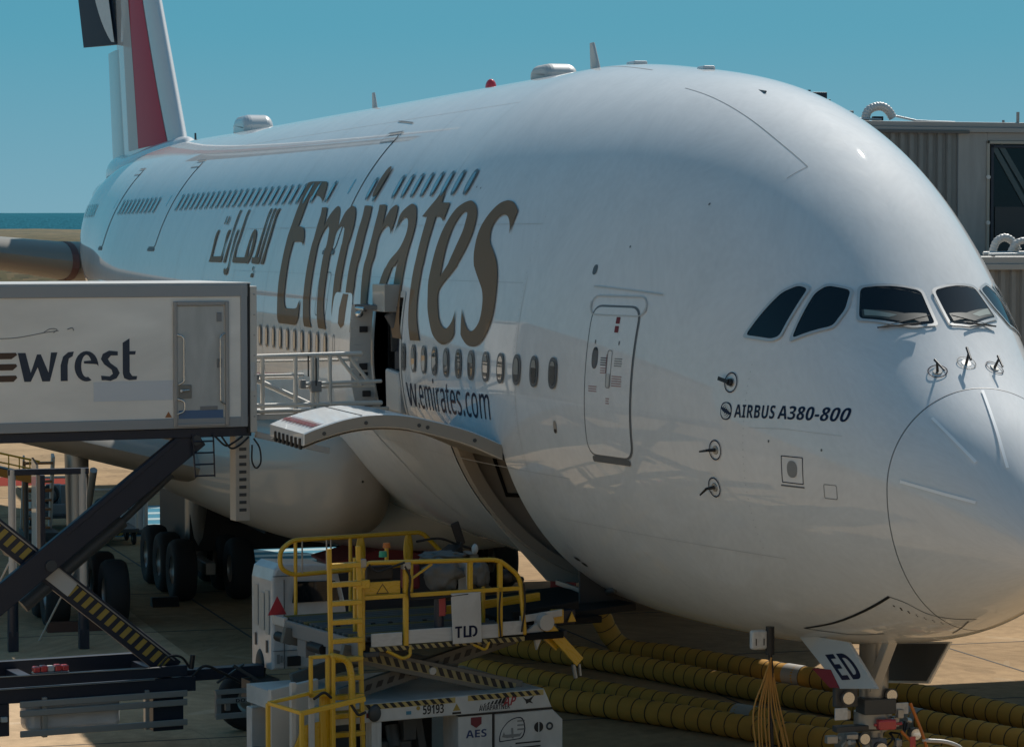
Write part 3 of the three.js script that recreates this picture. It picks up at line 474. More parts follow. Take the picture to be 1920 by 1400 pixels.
part(airliner, 'blade_antenna', blade(16.36, .52, .45, .22), M.palegrey); part(airliner, 'blade_antenna', blade(31.5, .42, .35, .15), M.palegrey);
part(airliner, 'blade_antenna', blade(52.6, .3, .12, .05), M.darkgrey);
part(airliner, 'beacon_light', ell(.13, .17, .11, [-22.6, crown(22.6) + .03, 0]), mat(.6, .02, .03, .15, { clearcoat: 1 }));
part(airliner, 'crown_antenna', box(-14.5, -14.1, crown(14.3) - .05, crown(14.3) + .05, -.12, .12, .03), M.paint); part(airliner, 'crown_antenna', box(-11.3, -11.0, crown(11.1) - .05, crown(11.1) + .05, -.1, .1, .03), M.paint);
part(airliner, 'crown_sensor', rod([-8.3, crown(8.3, .3) - .02, .3], [-8.0, crown(8.0, .3) + .02, .3], .016), M.seam);

// lifting surfaces: [lead a, trail a, y, z, thickness]
function foil(secs, m = 26, twist) {
  const P = [], I = [], prof = []; for (let k = 0; k <= m; k++) { const t = k / m * 2 * Math.PI, c = (1 + Math.cos(t)) / 2, th = (.2969 * Math.sqrt(c) - .126 * c - .3516 * c * c + .2843 * c ** 3 - .1015 * c ** 4) / .2 ; prof.push([c, (t < Math.PI ? 1 : -1) * th]); }
  for (const [l, t, y, z, th, vert] of secs) for (const [c, h] of prof) P.push(-(l + (t - l) * c), y + (vert ? 0 : h * th), z + (vert ? h * th : 0));
  const n = m + 1; for (let i = 0; i < secs.length - 1; i++) for (let k = 0; k < m; k++) { const a = i * n + k; I.push(a, a + 1, a + n, a + 1, a + n + 1, a + n); }
  for (const base of [0, (secs.length - 1) * n]) for (let k = 1; k < m - 1; k++) I.push(base, base + k, base + k + 1);
  const g = new THREE.BufferGeometry(); g.setAttribute('position', new THREE.Float32BufferAttribute(P, 3)); g.setIndex(I); return toCreasedNormals(g, 1.0);
}
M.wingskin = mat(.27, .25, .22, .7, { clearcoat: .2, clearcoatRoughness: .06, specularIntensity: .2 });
for (const s of [1, -1]) {
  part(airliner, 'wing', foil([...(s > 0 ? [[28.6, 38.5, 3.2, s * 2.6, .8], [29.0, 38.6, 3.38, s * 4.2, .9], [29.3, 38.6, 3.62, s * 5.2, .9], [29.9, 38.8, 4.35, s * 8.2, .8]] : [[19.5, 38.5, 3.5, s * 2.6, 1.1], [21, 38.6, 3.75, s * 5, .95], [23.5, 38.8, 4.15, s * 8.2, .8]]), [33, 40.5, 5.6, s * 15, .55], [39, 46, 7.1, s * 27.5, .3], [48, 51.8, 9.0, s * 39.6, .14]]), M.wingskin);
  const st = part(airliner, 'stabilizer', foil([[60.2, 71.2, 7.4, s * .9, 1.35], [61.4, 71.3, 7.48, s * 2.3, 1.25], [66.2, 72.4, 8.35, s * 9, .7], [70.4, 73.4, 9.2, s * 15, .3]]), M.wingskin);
  part(st, 'root_seal', foil([[61.1, 70.8, 7.46, s * 2.1, 1.285], [61.28, 70.9, 7.47, s * 2.28, 1.27]]), mat(.12, .05, .045, .7));
}
// fairing round the wing roots and belly
function blob(secs, m = 40) {                                          // [a, y, z, half height, half width, squareness]
  const P = [], I = [], n = m + 1; for (const [a, y, z, h, w, e = 1] of secs) for (let k = 0; k <= m; k++) { const t = k / m * 2 * Math.PI, c = Math.cos(t), q = Math.sin(t); P.push(-a, y + h * Math.sign(c) * Math.abs(c) ** e, z + w * Math.sign(q) * Math.abs(q) ** e); }
  for (let i = 0; i < secs.length - 1; i++) for (let k = 0; k < m; k++) { const a = i * n + k; I.push(a, a + n, a + 1, a + 1, a + n, a + n + 1); }
  const g = new THREE.BufferGeometry(); g.setAttribute('position', new THREE.Float32BufferAttribute(P, 3)); g.setIndex(I); const q = mergeVertices(g); q.computeVertexNormals(); return q;
}
const smooth = (list, n = 6) => { const c = (i, j) => list[Math.max(0, Math.min(list.length - 1, i))][j], out = []; for (let i = 0; i < list.length - 1; i++) for (let k = 0; k < n; k++) { const t = k / n; out.push(list[i].map((_, j) => { const p0 = c(i - 1, j), p1 = c(i, j), p2 = c(i + 1, j), p3 = c(i + 2, j); return .5 * (2 * p1 + (p2 - p0) * t + (2 * p0 - 5 * p1 + 4 * p2 - p3) * t * t + (3 * p1 - p0 - 3 * p2 + p3) * t ** 3); })); } out.push(list[list.length - 1]); return out; };
part(airliner, 'belly_fairing', blob(smooth([[21.5, 3.2, 0, .3, .6, 1], [24, 3.1, 0, .95, 2.4, .95], [26.5, 3.0, 0, 1.15, 3.1, .85], [30, 2.95, 0, 1.25, 3.4, .85], [40, 3.0, 0, 1.2, 3.2, .9], [46, 3.3, 0, .9, 2.4, .9], [49, 3.6, 0, .4, 1.2, 1]])), M.skin);
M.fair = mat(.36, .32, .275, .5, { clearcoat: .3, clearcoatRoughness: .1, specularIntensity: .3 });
for (const s of [1, -1]) {
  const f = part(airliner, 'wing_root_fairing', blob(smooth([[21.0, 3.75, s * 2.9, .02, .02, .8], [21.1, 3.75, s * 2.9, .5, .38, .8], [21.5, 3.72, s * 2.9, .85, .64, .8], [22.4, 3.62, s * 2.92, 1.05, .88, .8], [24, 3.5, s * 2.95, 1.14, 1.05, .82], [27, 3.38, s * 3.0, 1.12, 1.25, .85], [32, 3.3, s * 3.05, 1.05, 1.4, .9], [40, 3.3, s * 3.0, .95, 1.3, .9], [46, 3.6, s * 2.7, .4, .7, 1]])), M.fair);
  for (const a of [34.6, 37.2]) { const g = box(-1.1, 1.1, -.3, .3, -.02, .02, .01), N = V(0, -.84, s * .54).normalize(), X = V(1, 0, 0); g.applyMatrix4(new THREE.Matrix4().makeBasis(X, N.clone().cross(X), N).setPosition(-a, 2.6, s * 3.92)); part(f, 'air_inlet_slot', g, M.black); }
}
// fin with its painted bands, two rudders, the upper one turned
{
  const S = (y) => { const t = (y - 10.2) / 14; return [54.0 + (y - 10.6) * .93, 65.3 + t * 4.4, .78 - .5 * t]; };
  const fs = [9.9, 11.5, 14.5, 18, 24].map((y) => { const [l, t, th] = S(y); return [l, t, y, 0, th, true]; });
  const fin = part(airliner, 'vertical_fin', foil(fs, 44), M.skin);
  part(airliner, 'fin_root_fillet', (() => { const g = blob(smooth([[53.0, 10.7, 0, .02, .02, 1], [53.6, 10.7, 0, .33, .22, 1], [54.3, 10.66, 0, .52, .42, 1], [57.5, 10.5, 0, .6, .7, 1], [62, 10.3, 0, .6, .8, 1], [66, 10.3, 0, .6, .5, 1], [68, 10.2, 0, .2, .1, 1]])); return g; })(), M.skin);
  const halfT = (c) => (.2969 * Math.sqrt(c) - .126 * c - .3516 * c * c + .2843 * c ** 3 - .1015 * c ** 4) / .2;
  const band = (f0, f1, y0, y1, side) => { const P = [], I = [], n = 24; for (let j = 0; j <= n; j++) { const y = y0 + (y1 - y0) * j / n, [l, t, th] = S(y); for (let k = 0; k <= n; k++) { const c = f0(y) + (f1(y) - f0(y)) * k / n; P.push(-(l + (t - l) * c), y, side * (halfT(c) * th + .012)); } } for (let j = 0; j < n; j++) for (let k = 0; k < n; k++) { const a = j * (n + 1) + k; I.push(a, a + 1, a + n + 1, a + 1, a + n + 2, a + n + 1); } const g = new THREE.BufferGeometry(); g.setAttribute('position', new THREE.Float32BufferAttribute(P, 3)); g.setIndex(I); g.computeVertexNormals(); return g; };
  const fr = mat(.48, .02, .05, .6, { clearcoat: .15, clearcoatRoughness: .04, specularIntensity: .15 });
  for (const s of [1, -1]) {
    part(fin, 'red_band', band((y) => .10 + .018 * (y - 11) - .0012 * (y - 11) ** 2, (y) => .56 - .022 * (y - 11), 11.0, 23.8, s), fr);
    part(fin, 'grey_band', band((y) => .56 - .02 * (y - 11), (y) => .80 - .02 * (y - 11), 11.0, 23.8, s), mat(.5, .53, .54, .6, { clearcoat: .2, clearcoatRoughness: .05, specularIntensity: .15 }));
  }
  const low = foil([[64.9, 67.6, 10.6, 0, .17, true], [65.9, 68.5, 14.45, 0, .15, true]], 20); part(airliner, 'rudder', low, mat(.42, .47, .48, .33, { clearcoat: .7 }));
  const upG = new THREE.Group(); upG.name = numbered('upper_rudder'); upG.position.set(-66.3, 14.6, 0); upG.rotation.y = THREE.MathUtils.degToRad(24); airliner.add(upG);
  const up = part(upG, 'rudder_panel', (() => { const g = foil([[0, 2.15, .03, 0, .16, true], [1.9, 3.8, 8.5, 0, .12, true]], 24); return g; })(), M.black.clone()); up.material.color.setRGB(.02, .035, .06);
  const arc = new THREE.Shape(); arc.moveTo(0, .1); arc.lineTo(-.18, .12); arc.quadraticCurveTo(-1.05, .9, -1.5, 2.6); arc.lineTo(-2.9, 8.4); arc.lineTo(-1.9, 8.4); arc.lineTo(0, .1);
  for (const s of [1, -1]) { const g = new THREE.ShapeGeometry(arc, 8); g.translate(0, 0, s * .175); part(up, 'white_arc', g, M.skin); }
  flatten(upG);
}

// open forward door on the main deck: jamb, dark doorway, panel swung out and aft, hinge arm
{
  const D = DOOR_M2, zi = 2.4, b = (x0, x1, y0, y1, z0, z1) => box(-x1, -x0, y0, y1, z0, z1, .01);
  part(airliner, 'doorway', join([b(D.a0 - .02, D.a1 + .02, D.y0 - .04, D.y0, zi, 3.45), b(D.a0 - .02, D.a1 + .02, D.y1, D.y1 + .04, zi, 3.3), b(D.a0 - .05, D.a0, D.y0, D.y1, zi, 3.36), b(D.a1, D.a1 + .05, D.y0, D.y1, zi, 3.36), b(D.a0, D.a1, D.y0, D.y1, zi - .05, zi)]), M.black);
  const f = part(airliner, 'doorway_frame', laid(rrect(D.a0 - .09, D.a1 + .07, D.y0 - .08, D.y1 + .07, .1, .10), .012, 1, dTess), M.palegrey);
  part(f, 'inner_curtain', b(15.75, 16.6, 5.98, 6.85, 3.38, 3.44), M.blueblack); part(f, 'lining_panel', slab([[-16.55, 5.3], [-15.7, 5.3], [-15.72, 5.75], [-15.85, 5.96], [-16.62, 6.0]], 3.46, 3.60, .03), M.palegrey);
  part(f, 'door_head_cover', b(15.95, 16.75, 6.95, 7.4, 3.15, 3.78), mat(.3, .29, .27, .4, { clearcoat: .6 }));
  // the door panel, shifted aft and outwards; its forward edge carries the fittings
  const dp = new THREE.Group(); dp.name = numbered('open_door'); dp.position.set(-1.0, .02, .52); airliner.add(dp);
  const a0 = 16.0, a1 = 17.35;
  part(dp, 'door_skin', laid(rrect(a0, a1, D.y0 - .2, D.y1, .2), 0, 1, dTess), M.skin);
  const edge = []; for (let k = 0; k < 14; k++) { const y = D.y0 - .1 + (D.y1 - D.y0 - .1) * k / 14, y2 = D.y0 - .1 + (D.y1 - D.y0 - .1) * (k + 1) / 14, p = onSkin(a0, y), q = onSkin(a0, y2); edge.push(bar([-a0 + .01, y, p.z - .19], [-a0 + .01, y2, q.z - .19], .36, .03, V(1, 0, 0))); }
  part(dp, 'door_edge', edge, mat(.42, .41, .39, .45));
  for (const [y, h] of [[7.0, .08], [6.62, .10], [6.0, .11], [5.88, .06], [5.55, .1], [5.38, .08]]) { const p = onSkin(a0, y); part(dp, 'latch_fitting', box(-a0 + .02, -a0 + .055, y - h / 2, y + h / 2, p.z - .3, p.z - .16, .008), M.black); }
  part(dp, 'door_window', laid(oval(a1 - .25, 6.33, .08, .17, .02), .006, 1, wTess), M.seam);
  part(dp, 'painted_letter', laid(new THREE.Shape([[16.35, 7.2], [16.72, 7.2], [16.85, 6.95], [16.85, 6.7], [16.62, 6.62], [16.42, 6.68]].map((p) => new THREE.Vector2(...p))), .006, 1, wTess), M.gold);
  flatten(dp);
  part(airliner, 'hinge_arm', [bar([-17.0, 7.02, 3.98], [-15.9, 7.0, 3.5], .1, .08), bar([-16.55, 6.3, 3.45], [-16.2, 6.95, 3.55], .12, .1), rod([-16.1, 6.75, 3.5], [-16.1, 6.95, 3.62], .14)], M.darkgrey);
  part(airliner, 'hinge_fitting', [rod([-17.0, 7.0, 4.0], [-16.75, 6.98, 3.9], .045), ell(.07, .06, .07, [-16.85, 6.9, 3.98])], M.silver);
}
// forward cargo door swung up on its top hinge, and the hold behind it
{
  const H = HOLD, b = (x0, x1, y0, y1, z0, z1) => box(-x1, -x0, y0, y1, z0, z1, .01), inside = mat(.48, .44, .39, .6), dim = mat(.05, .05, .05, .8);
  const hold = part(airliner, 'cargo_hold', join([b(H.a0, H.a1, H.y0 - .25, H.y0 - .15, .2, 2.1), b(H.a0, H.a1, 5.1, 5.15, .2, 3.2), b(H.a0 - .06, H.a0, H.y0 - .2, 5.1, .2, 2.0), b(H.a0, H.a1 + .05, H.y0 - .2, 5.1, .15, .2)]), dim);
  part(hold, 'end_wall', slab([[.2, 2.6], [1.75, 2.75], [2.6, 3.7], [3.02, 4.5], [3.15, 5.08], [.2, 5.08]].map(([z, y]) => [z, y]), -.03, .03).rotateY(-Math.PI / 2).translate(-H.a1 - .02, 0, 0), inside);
  const hex = [[2.02, 4.86], [2.52, 4.9], [2.66, 4.7], [2.44, 4.1], [2.14, 4.08], [1.94, 4.66]];
  const ring = new THREE.Shape(hex.map((p) => new THREE.Vector2(...p))); ring.holes.push(new THREE.Path(hex.map(([z, y]) => new THREE.Vector2(2.31 + (z - 2.31) * .82, 4.55 + (y - 4.55) * .86))));
  part(hold, 'hatch_outline', new THREE.ExtrudeGeometry(ring, { depth: .03, bevelEnabled: false }).rotateY(-Math.PI / 2).translate(-H.a1 + .06, 0, 0), M.black);
  part(hold, 'hatch_symbol', (() => { const g = new THREE.TorusGeometry(.07, .012, 6, 20); g.rotateY(Math.PI / 2); g.translate(-H.a1 + .05, 4.55, 2.31); return g; })(), M.midgrey);
  part(hold, 'floor_rail', [b(11.3, 13.4, 2.7, 2.78, 1.2, 1.26), b(11.3, 13.4, 2.7, 2.78, 1.6, 1.66)], M.steel);
  const jm = mat(.38, .335, .285, .6); for (const [a, w] of [[H.a0 - .02, .06], [H.a1 - .3, .32]]) { const o = [], n = []; for (let k = 0; k <= 24; k++) { const y = H.y0 + (H.y1 - H.y0) * k / 24, p = onSkin(a + w / 2, y); o.push(new THREE.Vector2(p.z - .015, y)); n.unshift(new THREE.Vector2(p.z - .2, y + .06)); } const g = new THREE.ExtrudeGeometry(new THREE.Shape([...o, ...n]), { depth: w, bevelEnabled: false, curveSegments: 1 }); g.rotateY(-Math.PI / 2); g.translate(-a, 0, 0); part(hold, 'door_jamb', g, jm); }
  const rol = []; for (let k = 0; k < 9; k++) { const q = onSkin(H.a0 + .1 - k * .1, 2.85 + k * .015); rol.push(ell(.05, .05, .05, [q.x, q.y - .02, q.z], 8)); } part(hold, 'sill_roller', rol, M.darkgrey);
  // the panel: an arc in y,z swept along x; section from hinge to free edge
  const arc = [[5.08, 3.2], [5.3, 3.72], [5.46, 4.3], [5.55, 4.75], [5.56, 5.2], [5.5, 5.6], [5.38, 6.0], [5.3, 6.2]].map(([y, z]) => new THREE.Vector2(z, y));
  const crv = new THREE.SplineCurve(arc).getPoints(24), out = [...crv.map((p) => p.clone()), ...crv.slice().reverse().map((p, i) => { const t = i / 24; return p.clone().add(new THREE.Vector2(-.0, -.2 + .05 * (1 - t))); })];
  const g = new THREE.ExtrudeGeometry(new THREE.Shape(out), { depth: 2.3, bevelEnabled: true, bevelThickness: .02, bevelSize: .015, bevelSegments: 1, curveSegments: 1 }); g.rotateY(-Math.PI / 2); g.translate(-H.a0 - .0, 0, 0);
  const door = part(airliner, 'cargo_door', g, mat(.74, .74, .73, .4, { clearcoat: .5 }));
  const rimS = new THREE.Shape(out), rg = new THREE.ExtrudeGeometry(rimS, { depth: .012, bevelEnabled: false, curveSegments: 1 }); rg.rotateY(-Math.PI / 2); rg.translate(-H.a0 + .036, 0, 0); const rimM = mat(.30, .275, .24, .55); part(door, 'door_rim', rg, rimM); for (const q of [.12, .3, .34, .6, .82]) { const c = new THREE.SplineCurve(arc).getPoint(q); part(door, 'rim_hole', rod([-H.a0 + .034, c.y - .1, c.x], [-H.a0 + .042, c.y - .1, c.x], .03), M.darkgrey); } part(door, 'inner_face', (() => { const g2 = []; for (let q = 0; q < 24; q++) g2.push(bar([-12.4, crv[q].y - .215, crv[q].x], [-12.4, crv[q + 1].y - .215, crv[q + 1].x], 2.2, .01, V(0, 1, 0))); return g2; })(), rimM);
  const at = (t) => new THREE.SplineCurve(arc).getPoint(t);
  for (let k = 0; k < 9; k++) { const p = at(.84), m = new THREE.Shape([[-.1, -.1], [.1, -.1], [0, .13]].map((q) => new THREE.Vector2(...q))), gg = new THREE.ShapeGeometry(m); gg.rotateX(-Math.PI / 2); gg.rotateY(-.5); gg.rotateX(.28); gg.translate(-11.45 - k * .23, p.y + .028, p.x); part(door, 'arrow_mark', gg, M.darkred); }
  for (let k = 0; k < 7; k++) { const p = at(.97); part(door, 'latch_hook', box(-11.4 - k * .28 - .05, -11.4 - k * .28 + .05, p.y - .24, p.y - .08, p.x + .02, p.x + .06, .01), M.black); }
  part(door, 'hinge_actuator', [bar([-11.35, 4.85, 3.02], [-11.35, 5.2, 3.75], .06, .1)], M.darkgrey);
  const sm = at(.62); part(door, 'panel_joint', box(-13.5, -11.2, sm.y + .012, sm.y + .022, sm.x - .012, sm.x + .012, .002), M.black);
}
// wheels and legs
function wheel(parent, x, z, r, w, tm = M.rubber) {                    // axle along z
  const prof = [[r * .45, -w * .42], [r * .72, -w * .5], [r * .9, -w * .47], [r * .985, -w * .3], [r, 0], [r * .985, w * .3], [r * .9, w * .47], [r * .72, w * .5], [r * .45, w * .42]].map((p) => new THREE.Vector2(...p));
  const g = new THREE.LatheGeometry(prof, 36); g.rotateX(Math.PI / 2); g.translate(x, r, z); const o = part(parent, 'wheel', g, tm);
  const rim = new THREE.LatheGeometry([[.02, w * .28], [r * .22, w * .3], [r * .28, w * .18], [r * .44, w * .24], [r * .47, w * .40]].map((p) => new THREE.Vector2(...p)), 24); rim.rotateX(Math.PI / 2); const r2 = rim.clone(); r2.scale(1, 1, -1); rim.translate(x, r, z); r2.translate(x, r, z); part(o, 'rim', rim, M.steel); part(o, 'rim', r2, M.steel); return o;
}
for (const s of [1, -1]) {
  const wg = new THREE.Group(); wg.name = numbered('wing_gear'); wg.position.set(-31.7, 0, s * 6.5); airliner.add(wg);
  part(wg, 'leg', [rod([0, .7, 0], [-.2, 3.6, 0], .22, .26, 16), rod([.1, 1.2, 0], [2.2, 3.4, 0], .08), bar([-.95, .7, 0], [.95, .7, 0], .22, .26)], M.steel);
  for (const x of [.85, -.85]) for (const z of [.62, -.62]) wheel(wg, x, z, .7, .52);
  part(wg, 'gear_door', slab([[-.35, 1.3], [.35, 1.3], [.45, 3.4], [-.3, 3.5]], s * .9, s * .95), M.skin); flatten(wg);
  const bg = new THREE.Group(); bg.name = numbered('body_gear'); bg.position.set(-36.3, 0, s * 3.1); airliner.add(bg);
  part(bg, 'leg', [rod([0, .7, 0], [.2, 3.0, 0], .26, .3, 16), bar([-1.8, .7, 0], [1.8, .7, 0], .24, .28)], M.steel);
  for (const x of [1.75, 0, -1.75]) for (const z of [.66, -.66]) wheel(bg, x, z, .7, .53);
  part(bg, 'gear_door', slab([[-2.2, 1.5], [2.2, 1.5], [2.4, 2.4], [-2.4, 2.4]], s * -1.2, s * -1.16), M.darkgrey); flatten(bg);
}
part(airliner, 'gear_bay_door', slab([[-40, 1.0], [-34.8, 1.05], [-34.2, 2.4], [-40.5, 2.4]], -.06, .06), M.black); part(airliner, 'gear_bay_door', slab([[-40, 1.1], [-34.6, 1.2], [-34.2, 2.4], [-40.5, 2.4]], -1.6, -1.5), M.black); part(airliner, 'gear_bay', box(-40, -36.0, .95, 2.2, -1.7, 3.3), M.black);
{
  const ng = new THREE.Group(); ng.name = numbered('nose_gear'); ng.position.set(-4.9, 0, 0); airliner.add(ng);
  part(ng, 'strut', [rod([0, .62, 0], [0, 2.1, 0], .13, .14, 18), rod([0, 1.7, 0], [.05, 3.1, 0], .19, .2, 18), rod([0, 1.75, .0], [0, 1.95, 0], .25, .25, 18), rod([0, .62, -.62], [0, .62, .62], .1)], M.steel);
  part(ng, 'drag_brace', [bar([.05, 2.2, .05], [.9, 3.15, .1], .13, .16), rod([.1, 2.9, -.22], [.1, 3.05, .22], .11)], M.palegrey);
  for (const z of [.5, -.5]) wheel(ng, 0, z, .62, .42);
  const sd = [[-1.01, 2.72], [.64, 2.91], [1.53, 2.52], [.39, 2.35], [.08, 2.53], [-.5, 2.48]];
  const door = part(ng, 'bay_door', slab([[-1.06, 2.86], [.66, 2.97], [1.55, 2.5], [.4, 2.33]], .60, .645), M.paint, 'white bay door marked with two letters');
  part(door, 'red_corner', slab([[-.5, 2.47], [.11, 2.54], [.40, 2.345], [.1, 2.30]], .649, .656, 0), mat(.26, .018, .03, .6));
  lettering(door, 'ED', 'sans_bold', .62, [.42, 2.445, .646], M.navy, { right: [.985, .17, 0], up: [-.91, .41, 0], width: .82, depth: .004 });
  part(ng, 'bay_door', slab([[-1.18, 2.68], [1.06, 2.98], [.4, 2.34], [-1.2, 2.12]], -.64, -.60), M.paint, 'bay door seen from its dark inner side');
  part(ng, 'bay_lining', slab([[-1.12, 2.66], [1.0, 2.95], [.37, 2.37], [-1.14, 2.16]], -.598, -.585), M.darkgrey);
  const lamp = (x, y, z, r, k = 0) => { const o = part(ng, 'landing_light', [rod([x - .1, y, z], [x + .04, y, z], r * .75, r, 20)], M.darkgrey); part(o, 'lens', rod([x + .035, y, z], [x + .055, y, z], r * .86, r * .8, 20), M.silver); };
  lamp(.22, 2.18, .46, .1); lamp(.22, 2.19, -.15, .09); lamp(.28, 1.5, .02, .1); lamp(.22, 1.66, -.5, .09); lamp(.25, 1.64, .24, .085);
  part(ng, 'lamp_bracket', [box(.1, .2, 2.05, 2.3, .3, .62), box(.0, .3, 1.95, 2.15, -.2, .25), box(.05, .2, 1.72, 1.8, -.45, .6)], M.darkgrey);
  part(ng, 'white_marker_plate', box(.26, .29, 1.9, 2.06, .48, .66), M.white); part(ng, 'white_marker_plate', box(.26, .29, 1.94, 2.09, -.38, -.2), M.white);
  part(ng, 'red_lock_pin', [box(.3, .42, 1.76, 1.9, -.16, .1, .03), rod([.36, 1.83, -.25], [.36, 1.83, .14], .02)], M.red);
  const hy = []; for (let k = 0; k < 26; k++) { const x = .05 + rnd() * .25, y = 1.35 + rnd() * .65, z = -.55 + rnd() * 1.15; hy.push(rnd() < .5 ? rod([x, y, z], [x + .05, y + .12 * rnd(), z + .25 * (rnd() - .5)], .02 + .03 * rnd()) : box(x, x + .1, y, y + .06 + .08 * rnd(), z, z + .08 + .1 * rnd())); }
  part(ng, 'steering_gear', hy, M.steel); const hb = []; for (let k = 0; k < 16; k++) { const x = .1 + rnd() * .2, y = 1.1 + rnd() * .8, z = -.4 + rnd() * .9; hb.push(curve([[x, y, z], [x + .1, y - .2 * rnd(), z + .2 * (rnd() - .5)], [x + .02, y - .35 * rnd(), z + .3 * (rnd() - .5)]], .014, 12, 6)); }
  part(ng, 'hydraulic_line', hb, M.black); part(ng, 'torque_link', [bar([.15, 1.6, 0], [.42, 1.2, 0], .22, .08), bar([.42, 1.2, 0], [.15, .85, 0], .22, .08)], M.steel);
  flatten(ng);
}

// ---------------------------------------------------------------- catering truck: lifted box, scissor arms, chassis, half cab
const RZ = (h, D) => Math.atan2(-D[1], D[0]);
function stripes(parent, p, q, w, n, m, { slant = .5, z = 0, name = 'hazard_stripe', duty = .5 } = {}) {   // slanting bars along a flat beam in local x,y
  const P = new THREE.Vector2(...p), Q = new THREE.Vector2(...q), D = Q.clone().sub(P), L = D.length(), st = L / n; D.normalize(); const N = new THREE.Vector2(-D.y, D.x);
  for (let k = 0; k < n; k++) { const c = P.clone().addScaledVector(D, (k + .5) * st), h = st * duty / 2, s = slant * w / 2; const pt = (u, v) => { const r = c.clone().addScaledVector(D, u).addScaledVector(N, v); return [r.x, r.y]; }; part(parent, name, slab([pt(-h - s, -w / 2), pt(h - s, -w / 2), pt(h + s, w / 2), pt(-h + s, w / 2)], z, z + .006, 0), m); }
}
{
  const t = thing('catering_truck', 'catering truck with grey box body lifted on scissor arms up to the airliner', 'catering truck', [-14.9, 0, 6.22], Math.atan2(.98861, -.15049));
  const b = part(t, 'cargo_box', box(-7.2, -.04, 5.2, 7.42, -2.5, 0, .03), M.boxpanel);
  part(b, 'roof_rail', box(-7.2, -.05, 7.24, 7.43, -.02, .025, .012), M.boxframe); part(b, 'bottom_rail', box(-7.2, -.05, 5.19, 5.35, -.02, .022, .012), M.boxframe);
  part(b, 'corner_post', box(-.17, -.06, 5.19, 7.43, -.02, .03, .012), M.boxframe); part(b, 'roof', box(-7.2, .0, 7.425, 7.46, -2.5, .01, .01), M.palegrey);
  part(b, 'front_post', box(-.02, .10, 5.1, 7.40, -.25, .02, .012), mat(.55, .52, .47, .5)); part(b, 'corner_gasket', box(-.055, -.022, 5.1, 7.44, -.2, .034, .004), M.black);
  for (let k = 0; k < 7; k++) part(b, 'rivet', rod([.05, 5.35 + k * .32, .018], [.05, 5.35 + k * .32, .03], .012), M.steel);
  part(b, 'sign_plate', box(-.015, .06, 5.75, 6.2, .02, .03, .004), M.white);
  part(t, 'sub_frame', box(-7.2, .02, 5.04, 5.185, -2.4, -.03, .01), M.blueblack);
  const d = part(t, 'body_door', box(-1.22, -.45, 5.27, 7.1, -.01, .012, .01), mat(.5, .5, .48, .4, { map: grime }));
  part(d, 'door_frame', [box(-1.285, -1.225, 5.22, 7.17, 0, .04), box(-.435, -.37, 5.22, 7.17, 0, .04), box(-1.225, -.435, 7.105, 7.17, 0, .04), box(-1.225, -.435, 5.21, 5.265, 0, .04)], mat(.33, .32, .31, .4, { metalness: .3 }));
  part(d, 'kick_plate', box(-1.2, -.47, 5.285, 5.47, .012, .02, .004), M.bluepad); part(d, 'lock_plate', box(-1.2, -.99, 5.66, 5.87, .012, .03, .01), mat(.2, .19, .17, .5));
  part(d, 'door_handle', [rod([-1.17, 5.78, .05], [-1.04, 5.79, .05], .014), rod([-1.17, 5.78, .03], [-1.17, 5.78, .06], .02)], M.silver);
  part(d, 'grab_rail', pipe([[-1.22, 6.65, .03], [-1.13, 6.62, .07], [-1.13, 5.92, .07], [-1.2, 5.88, .03]], .014), M.silver);
  part(d, 'grab_rail', pipe([[-.44, 6.66, .03], [-.53, 6.63, .07], [-.53, 5.6, .07], [-.44, 5.56, .03]], .014), M.silver);
  part(d, 'grab_rail', pipe([[-1.22, 5.65, .03], [-1.12, 5.62, .07], [-1.12, 5.46, .07], [-1.22, 5.42, .03]], .014), M.silver);
  for (const y of [6.92, 6.2]) part(d, 'hinge', box(-.57, -.49, y - .07, y + .07, .012, .03, .006), M.midgrey); part(d, 'vent_plate', box(-.85, -.56, 5.475, 5.53, .012, .022, .003), M.midgrey);
  part(t, 'warning_triangle', slab([[-1.42, 5.37], [-1.31, 5.37], [-1.365, 5.46]], .003, .008, 0), mat(.35, .14, .05, .5));
  part(t, 'pale_patch', box(-2.57, -1.29, 5.64, 5.945, 0, .004, .001), mat(.62, .64, .67, .5));
  const ny = mat(.022, .035, .06, .5), br = mat(.075, .04, .025, .5);
  for (const [y, w] of [[6.32, .0], [6.15, .02], [5.975, .03]]) part(t, 'logo_bar', slab([[-4.3, y], [-3.86 + w, y], [-3.77, y + .06], [-3.79, y + .095], [-4.3, y + .095]], .002, .006, 0), br);
  { // flared lower-case lettering
    const L = (pts, holes) => { const s = new THREE.Shape(pts.map((p) => new THREE.Vector2(...p))); if (holes) s.holes.push(new THREE.Path(holes.map((p) => new THREE.Vector2(...p)))); const g = new THREE.ExtrudeGeometry(s, { depth: .004, bevelEnabled: false }); g.scale(1, 1, 1); g.translate(0, 0, .002); part(t, 'logo_letter', g, ny); };
    const B = (y) => 5.97 + y * .44;
    L([[-3.76, 1], [-3.64, 1], [-3.56, .3], [-3.46, .94], [-3.4, .94], [-3.28, .3], [-3.24, 1], [-3.14, 1], [-3.26, 0], [-3.38, 0], [-3.45, .5], [-3.56, 0], [-3.66, 0]].map(([x, y]) => [x, B(y)]));
    L([[-3.09, 0], [-3.09, .55], [-3.05, .85], [-2.97, 1], [-2.88, 1.02], [-2.90, .86], [-2.96, .78], [-2.98, .55], [-2.98, 0]].map(([x, y]) => [x, B(y)]));
    const arcP = (cx, rx, ry, a0, a1, n, cy = .5) => Array.from({ length: n + 1 }, (_, k) => { const a = a0 + (a1 - a0) * k / n; return [cx + rx * Math.cos(a), cy + ry * Math.sin(a)]; });
